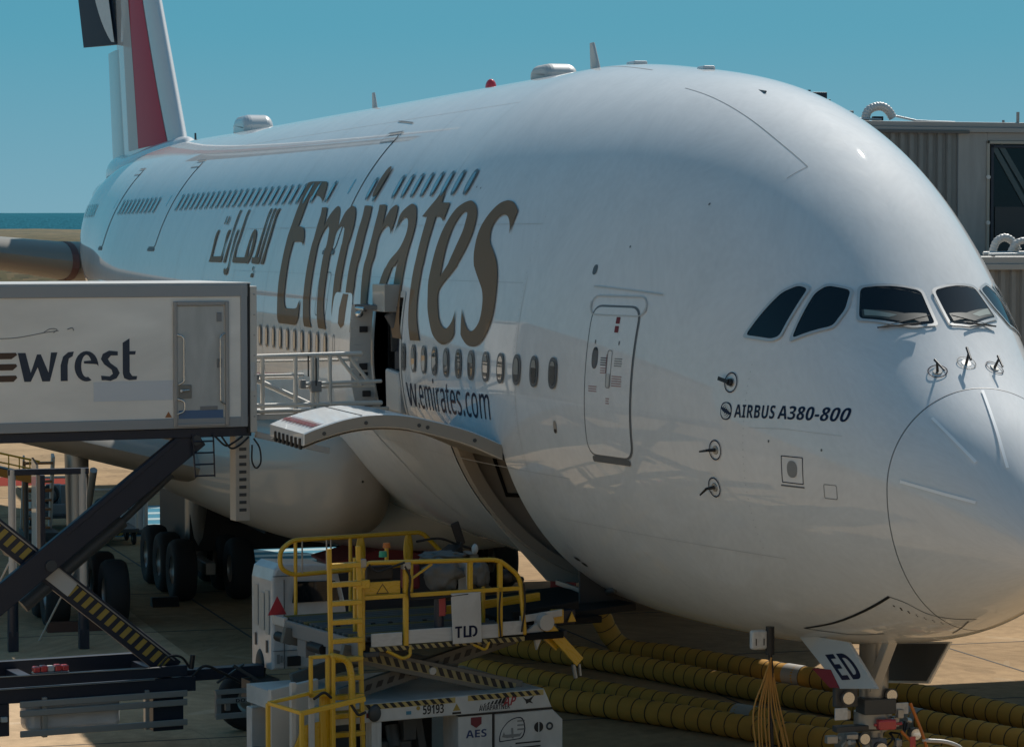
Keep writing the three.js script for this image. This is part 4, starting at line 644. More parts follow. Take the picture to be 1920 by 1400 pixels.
    L([...arcP(-2.68, .19, .53, -1.15, -Math.PI, 10), ...arcP(-2.68, .19, .53, Math.PI, .0, 12), [-2.49, .56], [-2.72, .6], [-2.72, .68], [-2.6, .7], ...arcP(-2.68, .085, .4, .5, Math.PI, 8), ...arcP(-2.68, .085, .38, -Math.PI, -1.3, 8)].map(([x, y]) => [x, B(y)]));
    L([[-2.42, 0], [-2.36, 0], [-2.28, -.03], [-2.18, .06], [-2.13, .24], [-2.17, .42], [-2.28, .6], [-2.32, .74], [-2.27, .86], [-2.16, .86], [-2.16, 1], [-2.3, 1.03], [-2.4, .92], [-2.43, .74], [-2.38, .56], [-2.26, .36], [-2.24, .22], [-2.29, .13], [-2.43, .16]].map(([x, y]) => [x - .02, B(y)]));
    L([[-2.08, 1.3], [-1.97, 1.45], [-1.97, 1.0], [-1.87, 1.0], [-1.88, .88], [-1.97, .88], [-1.97, .26], [-1.93, .13], [-1.85, .12], [-1.86, 0], [-1.98, -.02], [-2.06, .06], [-2.08, .22]].map(([x, y]) => [x - .02, B(y)]));
  }
  part(t, 'outline_mark', [curve([[-4.3, 6.63, .004], [-3.8, 6.64, .004], [-3.3, 6.72, .004], [-3.12, 6.74, .004]], .006, 20, 4), curve([[-3.35, 6.72, .004], [-3.25, 6.77, .004], [-3.14, 6.76, .004], [-3.2, 6.71, .004]], .006, 16, 4), curve([[-2.98, 6.76, .004], [-2.9, 6.78, .004], [-2.88, 6.74, .004]], .008, 10, 4)], M.midgrey);
  // scissor arms, near and far pair
  for (const z of [-.12]) {
    const a = part(t, 'scissor_arm', [bar([-.85, 5.08, z], [-5.4, 1.62, z], .12, .40, V(0, 1, 0)), bar([-.85, 5.28, z + .02], [-3.0, 3.62, z + .02], .1, .08)], M.blueblack);
    if (z > -1) part(a, 'lift_cylinder', [rod([-2.0, 3.75, z - .25], [-3.6, 2.5, z - .25], .11), rod([-1.2, 4.45, z - .25], [-2.0, 3.75, z - .25], .06)], M.darkgrey);
    const c = part(t, 'scissor_arm', bar([-5.6, 4.98, z - .2], [-1.2, 1.36, z - .2], .12, .36), M.blueblack, 'dark scissor arm marked with yellow bars');
    if (z > -1) { stripes(c, [-5.0, 4.487], [-1.32, 1.459], .2, 30, M.yellowdark, { z: z - .135, slant: .15, duty: .52 }); part(c, 'arm_lip', bar([-5.6, 5.15, z - .13], [-1.2, 1.53, z - .13], .02, .02), M.steel); part(c, 'arm_plate', bar([-3.25, 3.05, z - .13], [-2.85, 2.72, z - .13], .01, .24), M.palegrey); }
  }
  part(t, 'cross_tube', rod([-3.25, 3.14, -2.5], [-3.25, 3.14, -.02], .09), M.darkgrey); part(t, 'cross_tube', rod([-.9, 5.0, -2.4], [-.9, 5.0, 0], .08), M.darkgrey);
  const lad = part(t, 'ladder', [bar([-.97, 5.09, .0], [-.93, 4.42, .0], .03, .02), bar([-.63, 5.09, .0], [-.61, 4.42, .0], .03, .02)], M.blueblack);
  for (let k = 0; k < 4; k++) part(lad, 'rung', rod([-.955 + k * .008, 4.98 - k * .18, 0], [-.62, 4.98 - k * .18, 0], .014), M.blueblack);
  const col = part(t, 'guide_column', box(-.25, -.01, 3.7, 5.05, -.3, -.03), mat(.42, .38, .33, .5)); for (let k = 0; k < 9; k++) part(col, 'column_slot', box(-.19, -.07, 3.85 + k * .12, 3.9 + k * .12, -.04, -.024, .003), M.darkgrey);
  part(t, 'hose_loop', [curve([[.05, 5.0, -.02], [.14, 4.85, 0], [.15, 4.6, .01], [.08, 4.53, .01], [.02, 4.62, 0], [.02, 4.9, -.01]], .014, 30), curve([[-.6, 5.05, .0], [-.42, 4.9, .02], [-.3, 4.95, .03], [-.15, 5.04, .02]], .016, 20), curve([[-.5, 5.05, .02], [-.35, 4.86, .05], [-.22, 4.9, .05], [-.05, 5.03, .03]], .016, 20)], M.black);
  // chassis
  part(t, 'chassis_beam', [box(-7.2, -1.05, 1.3, 1.47, -.16, -.06), box(-7.2, -.9, 1.05, 1.28, -.35, -.1), box(-7.2, -.9, 1.05, 1.4, -2.3, -2.15), box(-1.1, .3, 1.18, 1.36, -.5, -.25), box(-3.4, -3.2, 1.05, 1.28, -2.2, -.3), box(-6, -5.8, 1.05, 1.28, -2.2, -.3), box(-1.3, -1.1, 1.05, 1.28, -2.2, -.3)], M.blueblack);
  part(t, 'chassis_rail', [bar([-7.2, 1.5, -.05], [-1.5, 1.46, -.05], .03, .015), bar([-7.2, 1.29, -.03], [-1.6, 1.28, -.03], .02, .01)], M.steel);
  const sg = part(t, 'side_guard', [box(-3.4, -3.32, .5, 1.12, -.16, -.05), box(-1.75, -1.68, .5, 1.12, -.16, -.05)], M.steel, 'side guard of three grey rails');
  for (const [y0, y1] of [[.985, 1.085], [.845, .945], [.53, .63]]) part(sg, 'guard_rail', box(-3.76, -1.07, y0, y1, -.05, -.01, .012), mat(.30, .30, .29, .4, { metalness: .3 }));
  part(t, 'white_tank', (() => { const g = new RoundedBoxGeometry(1.5, .5, .5, 3, .12); g.translate(-2.85, .8, -.42); return g; })(), M.cab);
  for (const x of [-3.2, -2.5]) part(t, 'tank_slot', box(x - .14, x + .14, .82, .85, -.172, -.165, .003), M.black);
  part(t, 'battery_box', box(-1.6, -1.1, .45, 1.0, -.6, -.12), M.blueblack); part(t, 'battery_box', box(-4.5, -3.9, .55, 1.05, -.6, -.12), M.blueblack);
  part(t, 'light_cluster', [box(-4.05, -3.95, .78, .86, -.1, -.03), box(-3.72, -3.6, .82, .92, -.1, -.03)], M.palegrey);
  const bg = part(t, 'front_guard', [box(-.58, -.5, .6, 1.04, -.15, -.04), box(-.42, -.34, .7, .82, -.14, -.06), box(.02, .1, .6, 1.04, -.13, -.04)], M.midgrey, 'grey front guard carrying the maker name');
  for (const [y0, y1] of [[.97, 1.05], [.82, .905], [.58, .67]]) part(bg, 'guard_rail', box(-.6, .11, y0, y1, -.05, -.012, .01), mat(.23, .245, .245, .42));
  lettering(bg, 'DOLL', 'sans_bold', .055, [-.28, .835, -.012], M.black, { width: .3, depth: .003 });
  const lp = part(t, 'warning_lamp', [box(-3.50, -2.94, 1.47, 1.49, -.3, -.14)], M.steel, 'red warning lamp bar on the chassis');
  for (let k = 0; k < 5; k++) part(lp, 'lamp_segment', box(-3.5 + k * .113, -3.395 + k * .113, 1.49, 1.58 + (k % 2) * .012, -.29, -.15, .02), k === 2 ? M.palegrey : mat(.62, .06, .06, .3, { clearcoat: .6 }));
  part(t, 'hydraulic_hose', [curve([[-1.5, 1.46, -.1], [-1.35, 1.62, -.08], [-1.15, 1.6, -.08], [-1.0, 1.42, -.1]], .02, 20), curve([[-1.0, 1.3, 0], [-.8, 1.45, .02], [-.5, 1.32, .04], [-.2, 1.15, .02]], .022, 20), rod([-.98, 1.4, -.1], [-.95, 1.62, -.1], .04)], M.black);
  part(t, 'front_step', [bar([-.55, 1.15, -.1], [-.1, 1.42, -.1], .05, .03), bar([-.3, 1.42, -.05], [.25, 1.06, .0], .06, .05), box(.0, .5, .8, 1.15, -.5, -.08)], M.darkgrey);
  // half cab under the platform
  const cab = part(t, 'cab', (() => { const s = new THREE.Shape([[.36, 1.3], [.36, 2.72], [.40, 2.9], [.52, 2.985], [1.3, 2.94], [1.5, 2.8], [1.62, 2.3], [1.66, 1.9], [1.66, 1.3]].map((p) => new THREE.Vector2(...p))); const g = new THREE.ExtrudeGeometry(s, { depth: .86, bevelEnabled: true, bevelThickness: .05, bevelSize: .05, bevelOffset: -.05, bevelSegments: 3 }); g.translate(0, 0, -.95); return g; })(), M.cab);
  part(cab, 'cab_window', slab([[.68, 2.36], [1.5, 2.36], [1.42, 2.68], [.72, 2.70]], 0, .012, .005), M.glass); part(cab, 'door_line', [box(.545, .555, 1.32, 2.74, -.02, .006, .001), box(.36, 1.62, 1.60, 1.608, -.02, .005, .001), box(.36, 1.6, 2.79, 2.8, -.02, .005, .001)], M.seam);
  part(cab, 'step_recess', box(.60, .83, 1.35, 1.51, -.02, .008, .03), M.black); part(cab, 'rear_panel', [box(.345, .352, 1.95, 2.6, -.82, -.66), box(.345, .352, 1.9, 2.5, -.6, -.38), box(.345, .352, 1.85, 2.55, -.32, -.16)], mat(.5, .47, .43, .5));
  part(cab, 'rear_slot', [box(.342, .35, 1.62, 1.82, -.8, -.74), box(.342, .35, 1.55, 1.75, -.3, -.24)], M.blueblack); part(cab, 'wheel_arch', [ell(.05, .28, .2, [.37, 1.3, -.6], 18)], M.black);
  part(cab, 'mirror_arm', [pipe([[.9, 1.7, .02], [.98, 1.65, .14], [1.0, 1.95, .15]], .014), box(.94, 1.03, 1.7, 1.95, .1, .15, .02)], M.black); part(cab, 'green_label', box(1.02, 1.2, 1.8, 1.9, 0, .005, .002), mat(.05, .2, .1, .5));
  part(cab, 'small_marks', [box(.42, .47, 1.4, 1.55, 0, .004, .001), box(.48, .52, 1.42, 1.53, 0, .004, .001)], M.midgrey);
  wheel(t, .7, -.55, .52, .32); wheel(t, -4.6, -.4, .52, .32); wheel(t, -4.6, -2.1, .52, .32); wheel(t, .7, -2.1, .52, .32);
  // loading platform with rails at the aircraft side
  const pf = part(t, 'loading_platform', [box(.1, 2.45, 5.28, 5.37, -2.3, -.1), bar([.15, 5.05, -.2], [1.4, 4.75, -.2], .08, .1)], M.palegrey);
  const rail = (pts, r = .032) => part(pf, 'platform_rail', pipe(pts, r), mat(.6, .57, .52, .4));
  rail([[.1, 6.28, -.2], [1.95, 6.3, -.2]], .04); rail([[.1, 6.2, -.24], [1.9, 6.2, -.24]], .022); rail([[.12, 5.98, -.2], [.95, 5.98, -.2]], .025); rail([[.12, 5.93, -.3], [.9, 5.93, -.3]], .025); rail([[.95, 5.83, -.2], [2.3, 5.85, -.2]], .03); rail([[.95, 5.77, -.25], [2.2, 5.78, -.25]], .025); rail([[.1, 5.5, -.2], [2.3, 5.5, -.2]], .04);
  for (const x of [.27, .83, 1.12, 1.2, 1.42]) rail([[x, 5.35, -.2], [x, 6.28, -.2]], .036); rail([[1.55, 6.28, -.2], [1.95, 5.8, -.2]], .03); rail([[1.75, 6.28, -.22], [2.1, 5.85, -.22]], .03); rail([[.2, 5.9, -.24], [1.2, 5.45, -.24]], .045); rail([[1.95, 6.28, -.2], [1.95, 6.28, -1.2]], .03);
  part(pf, 'rail_joint', [box(.9, .99, 5.76, 5.9, -.26, -.14), box(1.08, 1.26, 5.7, 5.88, -.26, -.14), box(.1, .2, 5.92, 6.0, -.3, -.15)], M.midgrey); part(pf, 'black_cord', [rod([1.03, 6.28, -.15], [1.03, 5.95, -.15], .012), rod([1.16, 6.24, -.14], [1.16, 5.8, -.14], .012)], M.black);
  part(pf, 'bumper_rubber', box(.12, 2.4, 5.38, 5.44, -.14, -.06, .02), mat(.5, .46, .4, .6));
}

// ---------------------------------------------------------------- cargo loader in front of the hold
{
  const t = thing('cargo_loader', 'yellow railed cargo loader with white chassis standing at the open hold', 'cargo loader', [-9.5, 0, 4.51], Math.atan2(.981, -.195));
  const base = part(t, 'chassis', [slab([[-2.0, 1.37], [1.69, 1.37], [1.56, 1.65], [-2.0, 1.63]], -2.6, 0, .012), box(-1.2, -1.04, .3, 1.37, -.2, 0), box(.17, .72, .3, 1.365, -.5, -.005), slab([[.75, .3], [1.87, .3], [1.87, 1.18], [1.70, 1.34], [.75, 1.34]], -.6, 0, .012), box(-2.0, 1.8, .3, 1.3, -2.6, -2.4)], M.white);
  part(base, 'machinery_bay', box(-1.05, .2, .3, 1.36, -2.4, -.9), M.black); part(base, 'panel_gap', [box(.722, .748, .3, 1.36, -.1, .004, .002), box(.17, 1.7, 1.345, 1.368, -.1, .004, .002)], M.black);
  part(base, 'engine', [box(-.95, -.3, .5, 1.0, -.8, -.5, .05), rod([-.6, .9, -.5], [-.6, 1.2, -.6], .1), bar([-.1, .5, -.5], [-.25, 1.3, -.5], .1, .12), box(-.5, -.3, 1.0, 1.3, -.6, -.4)], M.darkgrey);
  stripes(base, [-1.3, 1.592], [.08, 1.598], .07, 11, M.black, { z: .0, slant: -.9, name: 'hazard_stripe' }); stripes(base, [.36, 1.6], [1.5, 1.603], .07, 9, M.black, { z: .0, slant: -.9 });
  part(base, 'hazard_ground', [box(-1.35, .12, 1.552, 1.632, .0, .002, .0005), box(.32, 1.55, 1.56, 1.64, 0, .002, .0005)], mat(.45, .34, .12, .5));
  lettering(base, '59193', 'sans_bold', .13, [-.40, 1.425, .0], M.black, { width: .34 }); lettering(base, 'AVIAPARTNER', 'sans_bold', .075, [.50, 1.405, 0], mat(.05, .05, .055, .5), { width: .50 });
  for (let k = 0; k < 7; k++) part(base, 'slash_mark', slab([[.52 + k * .055, 1.485], [.53 + k * .062, 1.485], [.545 + k * .066, 1.495 + k * .013], [.53 + k * .062, 1.495 + k * .013]], 0, .004, 0), M.black);
  lettering(base, 'AP', 'sans_bold', .13, [.88, 1.45, .001], mat(.30, .03, .04, .5), { width: .2, skew: .3 });
  part(base, 'bird_mark', slab([[1.2, 1.56], [1.26, 1.52], [1.31, 1.52], [1.4, 1.57], [1.34, 1.49], [1.38, 1.45], [1.31, 1.47], [1.27, 1.45], [1.25, 1.5]], 0, .004, 0), M.black);
  part(base, 'red_shield', slab([[.37, 1.32], [.54, 1.32], [.54, 1.22], [.455, 1.165], [.37, 1.22]], -.005, .001, 0), mat(.16, .02, .03, .5)); lettering(base, 'AES', 'sans_bold', .11, [.29, 1.03, -.004], mat(.03, .05, .14, .5), { width: .34 });
  part(base, 'small_plate', [box(-1.28, -1.2, 1.44, 1.51, 0, .004, .001)], M.darkred); part(base, 'small_plate', box(-.66, -.58, 1.44, 1.49, 0, .004, .001), mat(.05, .2, .3, .5)); part(base, 'round_mark', rod([-.47, 1.52, 0], [-.47, 1.52, .004], .03, .03, 16), M.yellowdark);
  part(base, 'warning_triangle', slab([[.08, 1.44], [.2, 1.44], [.14, 1.54]], 0, .004, 0), M.yellowdark); part(base, 'warning_plate', box(.07, .21, 1.39, 1.42, 0, .004, .001), M.black);
  { const rr = new THREE.Shape(); rr.moveTo(.83, .93); rr.lineTo(1.16, .95); rr.quadraticCurveTo(1.24, .97, 1.25, 1.1); rr.quadraticCurveTo(1.24, 1.26, 1.16, 1.27); rr.quadraticCurveTo(.98, 1.28, .86, 1.1); rr.quadraticCurveTo(.81, 1.0, .83, .93); const inn = new THREE.Path(rr.getPoints(8).map((p) => new THREE.Vector2(1.03 + (p.x - 1.03) * .93, 1.1 + (p.y - 1.1) * .92))); rr.holes.push(inn); part(base, 'aircraft_emblem', new THREE.ExtrudeGeometry(rr, { depth: .004, bevelEnabled: false }), M.navy);
    part(base, 'aircraft_emblem', [slab([[.87, 1.0], [.9, 1.07], [.92, 1.03], [1.16, 1.03], [1.2, 1.05], [1.16, .99], [.95, .98]], 0, .004, 0), slab([[1.02, 1.12], [1.05, 1.12], [1.06, .97], [1.03, .97]], 0, .005, 0), box(1.12, 1.24, 1.2, 1.225, 0, .004, .001), box(1.12, 1.24, 1.14, 1.165, 0, .004, .001), box(1.12, 1.24, 1.08, 1.105, 0, .004, .001)], M.midgrey); }
  lettering(base, 'TLD', 'sans_bold', .11, [.86, .74, 0], M.black, { width: .2 }); for (let k = 0; k < 4; k++) part(base, 'black_line', box(1.09, 1.5, .88 - k * .065, .902 - k * .065, 0, .004, .001), M.black);
  part(base, 'round_mark', rod([1.47, 1.1, 0], [1.47, 1.1, .005], .075, .075, 24), M.black); part(base, 'round_mark', box(1.462, 1.478, 1.02, 1.18, .004, .007, .001), M.white); part(base, 'filler_ring', (() => { const g = new THREE.TorusGeometry(.045, .014, 8, 24); g.translate(1.65, 1.1, .004); return g; })(), M.darkgrey); part(base, 'round_mark', rod([1.58, .72, 0], [1.58, .72, .004], .03, .03, 16), M.black);
  part(base, 'headlamp', [ell(.1, .12, .05, [-1.16, 1.5, .02], 16)], M.darkgrey); part(base, 'yellow_band', box(-1.95, -1.35, 1.46, 1.58, 0, .004, .001), M.yellowdark);
  // scissor
  const sc = part(t, 'scissor_arm', bar([-1.5, 2.34, -.35], [1.35, 1.62, -.35], .1, .24), mat(.16, .15, .13, .6)); stripes(sc, [-1.3, 2.30], [1.25, 1.655], .11, 18, M.black, { z: -.297, slant: -.7 }); part(sc, 'hazard_ground', bar([-1.3, 2.295, -.299], [1.25, 1.65, -.299], .002, .12), mat(.30, .25, .12, .6)); part(sc, 'pivot', rod([-.1, 1.985, -.35], [-.1, 1.985, -.27], .055), M.palegrey);
  const s2 = part(t, 'scissor_arm', bar([-1.45, 1.68, -.55], [1.35, 2.36, -.55], .1, .22), mat(.13, .125, .11, .6)); stripes(s2, [-1.1, 1.765], [1.2, 2.324], .08, 13, M.black, { z: -.497, slant: .7 });
  part(t, 'scissor_arm', [bar([-1.5, 2.34, -2.4], [1.35, 1.62, -2.4], .1, .24), bar([-1.45, 1.68, -2.2], [1.35, 2.36, -2.2], .1, .22)], mat(.13, .125, .11, .6));
  // main deck: frame, rollers, fascia
  const deck = part(t, 'deck', [box(-1.33, 1.9, 2.36, 2.46, -3, -.02), box(1.25, 2.7, 2.5, 2.6, -2.6, -.3)], mat(.018, .018, .018, .85, { specularIntensity: .1 }));
  const trackY = mat(.18, .14, .05, .7), trackG = mat(.12, .12, .115, .7);
  for (let k = 0; k < 15; k++) part(deck, 'roller_track', [rod([-1.28, 2.51, -.2 - k * .19], [1.85, 2.51, -.2 - k * .19], .045, .045, 8)], k % 4 === 2 ? trackY : trackG);
  for (let k = 0; k < 22; k++) part(deck, 'roller_wheel', box(-1.2 + k * .14, -1.12 + k * .14, 2.5, 2.56, -.25 - (k * 7 % 14) * .19, -.15 - (k * 7 % 14) * .19, .02), M.black);
  part(deck, 'end_fascia', [box(-1.37, -1.31, 2.3, 2.52, -3, -.02), box(-1.36, -1.2, 2.05, 2.3, -2.2, -1.9), box(-1.36, -1.22, 2.1, 2.3, -1.2, -.95)], M.midgrey); part(deck, 'corner_guard', [box(-1.4, -1.33, 2.42, 2.56, -3.02, -2.6)], M.palegrey);
  for (const z of [-2.9, -1.7]) part(deck, 'deck_roller', rod([-1.36, 2.25, z], [-1.36, 2.25, z + .45], .08), M.black);
  part(deck, 'warning_triangle', slab([[-1.5, 2.56], [-1.2, 2.56], [-1.35, 2.84]], -2.96, -2.94, .004), mat(.4, .03, .04, .5));
  part(t, 'side_fascia', [box(-1.2, -.72, 2.43, 2.62, -.02, .01), box(-.62, .82, 2.44, 2.64, -.02, .01), box(.88, 1.22, 2.46, 2.66, -.02, .01)], M.white); part(t, 'fascia_lip', box(-1.22, 1.24, 2.36, 2.43, -.02, .008), mat(.40, .31, .13, .55)); stripes(t, [-1.18, 2.396], [1.2, 2.396], .065, 20, M.black, { z: .008, slant: -.8 });
  part(t, 'under_hook', [pipe([[-.95, 2.36, 0], [-.72, 2.24, .02], [-.6, 2.28, .02], [-.6, 2.38, 0]], .025), pipe([[.42, 2.36, 0], [.6, 2.27, .02], [.66, 2.38, 0]], .02)], M.yellow); part(t, 'corner_foot', box(-1.32, -1.1, 2.3, 2.37, -.1, .06), M.darkgrey);
  const Y = (o, n, g) => part(o, n, g, M.yellow);
  const rl = Y(t, 'near_railing', [pipe([[-1.33, 2.42, 0], [-1.33, 3.62, 0], [.82, 3.56, 0], [1.16, 3.3, 0], [1.24, 2.48, 0]], .034, 10, .14)]);
  for (const [x, y0, y1] of [[-.66, 2.42, 3.16], [-.66, 3.16, 3.58], [.36, 3.16, 3.56], [.84, 2.45, 3.56]]) Y(rl, 'rail_post', box(x - .035, x + .035, y0, y1, -.04, .025));
  Y(rl, 'mid_rail', bar([-1.33, 3.13, 0], [1.2, 3.13, 0], .05, .06)); Y(rl, 'back_post', [box(-1.07, -1.01, 2.42, 3.6, -.9, -.84), box(-.45, -.41, 3.13, 3.56, -.3, -.26), bar([-.6, 3.3, -.1], [-.2, 3.54, -.1], .03, .03), box(1.0, 1.05, 2.5, 3.2, -.9, -.85)]);
  Y(rl, 'control_plate', box(-1.28, -.72, 3.15, 3.34, -.08, -.05)); part(rl, 'triangle_mark', (() => { const s = new THREE.Shape([[-1.1, 3.17], [-.9, 3.17], [-1.0, 3.31]].map((p) => new THREE.Vector2(...p))); s.holes.push(new THREE.Path([[-1.08, 3.18], [-1.0, 3.295], [-.92, 3.18]].map((p) => new THREE.Vector2(...p)))); const g = new THREE.ExtrudeGeometry(s, { depth: .004, bevelEnabled: false }); g.translate(0, 0, -.05); return g; })(), M.black);
  part(t, 'control_box', box(-1.22, -.8, 3.35, 3.56, -.3, -.1, .03), M.black); part(t, 'cable', [curve([[-.7, 3.55, .04], [-.62, 3.4, .05], [-.62, 3.1, .05], [-.4, 3.07, .04], [.3, 3.1, .04]], .018, 30), curve([[.82, 3.1, .05], [.8, 2.8, .05], [.83, 2.45, .04]], .014, 16), curve([[1.2, 3.2, .05], [1.22, 2.9, .05], [1.17, 2.5, .04]], .014, 16), curve([[-1.25, 3.6, .03], [-1.15, 3.5, .05], [-.9, 3.55, .05], [-.7, 3.6, .04]], .016, 16)], M.black);
  part(t, 'rail_bracket', [box(-1.37, -1.29, 3.56, 3.68, -.06, .05), box(-.72, -.6, 3.5, 3.6, -.05, .05)], M.steel); part(t, 'red_tank', box(-.42, -.18, 3.14, 3.5, -.7, -.5, .04), M.darkred);
  const bd = part(t, 'maker_board', slab([[.03, 3.12], [.5, 3.12], [.52, 2.4], [.06, 2.4]], .03, .055), M.white, 'white board with the maker logo'); lettering(bd, 'TL', 'sans_bold', .165, [.085, 2.485, .055], M.navy, { width: .235 }); lettering(bd, 'D', 'sans_bold', .165, [.29, 2.485, .055], M.navy, { width: .17 }); part(bd, 'logo_cut', slab([[.36, 2.48], [.38, 2.48], [.45, 2.40], [.43, 2.40]].map(([x, y]) => [x - .02, y + .03]), .0595, .062, 0), M.white);
  part(t, 'fire_extinguisher', [rod([-.08, 2.5, -.12], [-.08, 3.05, -.12], .07, .07, 16), box(-.12, .0, 2.85, 3.08, -.06, -.03)], M.blueblack); part(t, 'red_label', box(-.12, -.02, 2.8, 3.08, -.05, -.02), mat(.4, .06, .06, .6));
  // grey cloth covers over the operator seat and panel
  const rag = (at, s, k) => { const g = new THREE.IcosahedronGeometry(1, 5), p = g.attributes.position; for (let i = 0; i < p.count; i++) { const v = V(p.getX(i), p.getY(i), p.getZ(i)), n = 1 + .34 * noise.noise(v.x * 2 + k, v.y * 2, v.z * 2) + .34 * Math.abs(noise.noise(v.x * 4 + v.y * 2, v.y * 2.5 + k, v.z * 4)) - .16 * Math.abs(noise.noise(v.x * 9, v.y * 6 + k, v.z * 9)) - .08; v.multiplyScalar(n); const y = v.y < -.4 ? v.y * 1.25 : v.y; p.setXYZ(i, v.x * s[0] + at[0], y * s[1] + at[1], v.z * s[2] + at[2]); } const q = mergeVertices(new THREE.BufferGeometry().setAttribute('position', p)); q.computeVertexNormals(); return q; };
  part(t, 'cloth_cover', rag([.1, 3.36, -.35], [.29, .22, .2], 2), M.cloth); part(t, 'cloth_cover', rag([.66, 3.36, -.3], [.14, .18, .13], 8), M.cloth); part(t, 'cloth_cover', rag([.2, 3.58, -.6], [.35, .08, .2], 5), M.cloth); part(t, 'panel_back', box(.42, .5, 2.6, 3.5, -.5, -.25), M.palegrey);
  part(t, 'seat_arm', [ell(.13, .11, .12, [.98, 3.3, -.1]), rod([.95, 3.3, -.1], [1.3, 3.22, -.2], .05)], M.black);
  // ladder, two-part
  const ld = Y(t, 'ladder', [bar([-1.9, 3.86, .12], [-1.84, .3, .12], .05, .06), bar([-1.46, 3.88, .12], [-1.37, .3, .12], .05, .06)]); for (let k = 0; k < 13; k++) { const y = 3.62 - k * .262; Y(ld, 'rung', box(-1.88 + k * .004, -1.43 + k * .007, y - .035, y + .035, .06, .17)); } Y(ld, 'rail_tie', [box(-1.5, -1.28, 3.28, 3.4, .06, .14)]);
  // operator stand at the lower left
  const st = Y(t, 'operator_stand', [bar([-2.9, 1.82, .3], [-1.95, 1.95, .3], .05, .05), bar([-2.6, 1.72, .75], [-1.65, 1.85, .75], .05, .07), bar([-2.9, 1.82, .3], [-2.6, 1.72, .75], .05, .05), box(-2.93, -2.87, .3, 1.82, .27, .33), box(-2.63, -2.57, .3, 1.74, .72, .78), bar([-2.9, .95, .3], [-1.95, 1.0, .3], .04, .06), bar([-2.6, .8, .75], [-1.65, .9, .75], .05, .07), bar([-2.9, .95, .3], [-2.6, .8, .75], .05, .05)]);
  Y(st, 'gate_frame', [box(-2.3, -2.25, 1.85, 2.42, .3, .36), box(-2.05, -2.0, 1.85, 2.42, .3, .36), box(-2.3, -2.0, 2.38, 2.43, .3, .36), box(-2.3, -2.0, 1.85, 1.92, .3, .36)]); Y(st, 'column', [box(-1.98, -1.92, .3, 2.4, .3, .38), pipe([[-1.95, 2.4, .34], [-1.72, 2.34, .34], [-1.66, 2.1, .34], [-1.64, .3, .34]], .05, 10, .12), box(-2.1, -1.95, .3, 1.9, .2, .26)]); Y(st, 'side_plate', slab([[-2.55, 1.0], [-2.05, 1.0], [-2.05, 1.5], [-2.35, 1.45]], .2, .23)); part(st, 'grey_column', [box(-2.28, -2.2, .3, 1.95, .24, .3), box(-2.5, -2.42, .3, 2.05, .1, .18)], M.palegrey); part(st, 'latch', [pipe([[-2.3, 1.86, .5], [-2.15, 1.95, .5], [-2.05, 1.86, .5]], .02), pipe([[-1.85, 1.78, .72], [-1.75, 1.62, .75], [-1.65, 1.66, .75]], .02)], M.black);
  part(t, 'stand_panel', slab([[-2.62, .3], [-2.62, 1.9], [-1.9, 2.0], [-1.9, .3]], -.35, -.25), M.palegrey); wheel(t, -2.55, -.9, .5, .3);
  // far railing, beacons, steering column, mirror paddle
  const fr = Y(t, 'far_railing', [pipe([[.9, 3.2, -2.95], [-1.1, 3.14, -2.95], [-1.3, 3.25, -2.95], [-1.3, 3.52, -2.95], [-1.1, 3.66, -2.95], [1.05, 3.68, -2.95], [1.45, 3.3, -2.95]], .036, 10, .1)]); for (const x of [-1.05, -.15, .05, .8]) Y(fr, 'rail_post', rod([x, 2.5, -2.95], [x, 3.66, -2.95], .028)); for (const x of [.02, .82]) Y(fr, 'post_flare', ell(.085, .28, .03, [x, 3.42, -2.95], 12)); for (const x of [-.95, -.55, -.48]) part(fr, 'grey_stay', rod([x, 3.15, -2.93], [x, 3.64, -2.93], .012), M.steel);
  part(t, 'signal_lamp', [rod([-.73, 3.62, -.6], [-.73, 3.7, -.6], .06, .055, 14)], mat(.03, .35, .2, .35)); const ol = part(t, 'signal_lamp', [rod([-.6, 3.73, -.75], [-.6, 3.8, -.75], .06, .05, 14)], mat(.6, .16, .02, .35)); part(ol, 'lamp_post', rod([-.6, 3.3, -.75], [-.6, 3.73, -.75], .03), M.yellow);
  part(t, 'mirror', (() => { const g = new RoundedBoxGeometry(.14, .36, .04, 3, .02); g.rotateZ(.35); g.translate(.98, 3.78, -1.6); return g; })(), M.black); part(t, 'control_console', [bar([.45, 3.36, -1.4], [.9, 3.6, -1.5], .3, .08), curve([[.2, 3.72, -1.4], [.6, 3.74, -1.45], [.95, 3.62, -1.5], [1.2, 3.55, -1.5]], .018, 20), bar([.85, 3.3, -1.5], [1.0, 3.66, -1.5], .03, .05)], M.black); part(t, 'console_lamp', ell(.05, .08, .05, [.9, 3.62, -.9]), M.palegrey);
  // bridge to the hold with its yellow beam, crank arm and joint
  part(t, 'bridge_beam', [bar([.3, 2.74, -.95], [2.0, 2.86, -.95], .06, .12)], M.yellow); part(t, 'bridge_deck', [slab([[1.3, 2.5], [3.4, 2.62], [3.4, 2.72], [1.3, 2.6]], -2.9, -.5), slab([[1.3, 2.62], [2.4, 2.7], [2.4, 2.82], [1.3, 2.72]], -.52, -.46)], mat(.03, .03, .03, .85, { specularIntensity: .1 })); part(t, 'bridge_fascia', slab([[1.26, 2.6], [1.95, 2.66], [1.95, 2.76], [1.26, 2.7]], -.2, -.16), M.white);
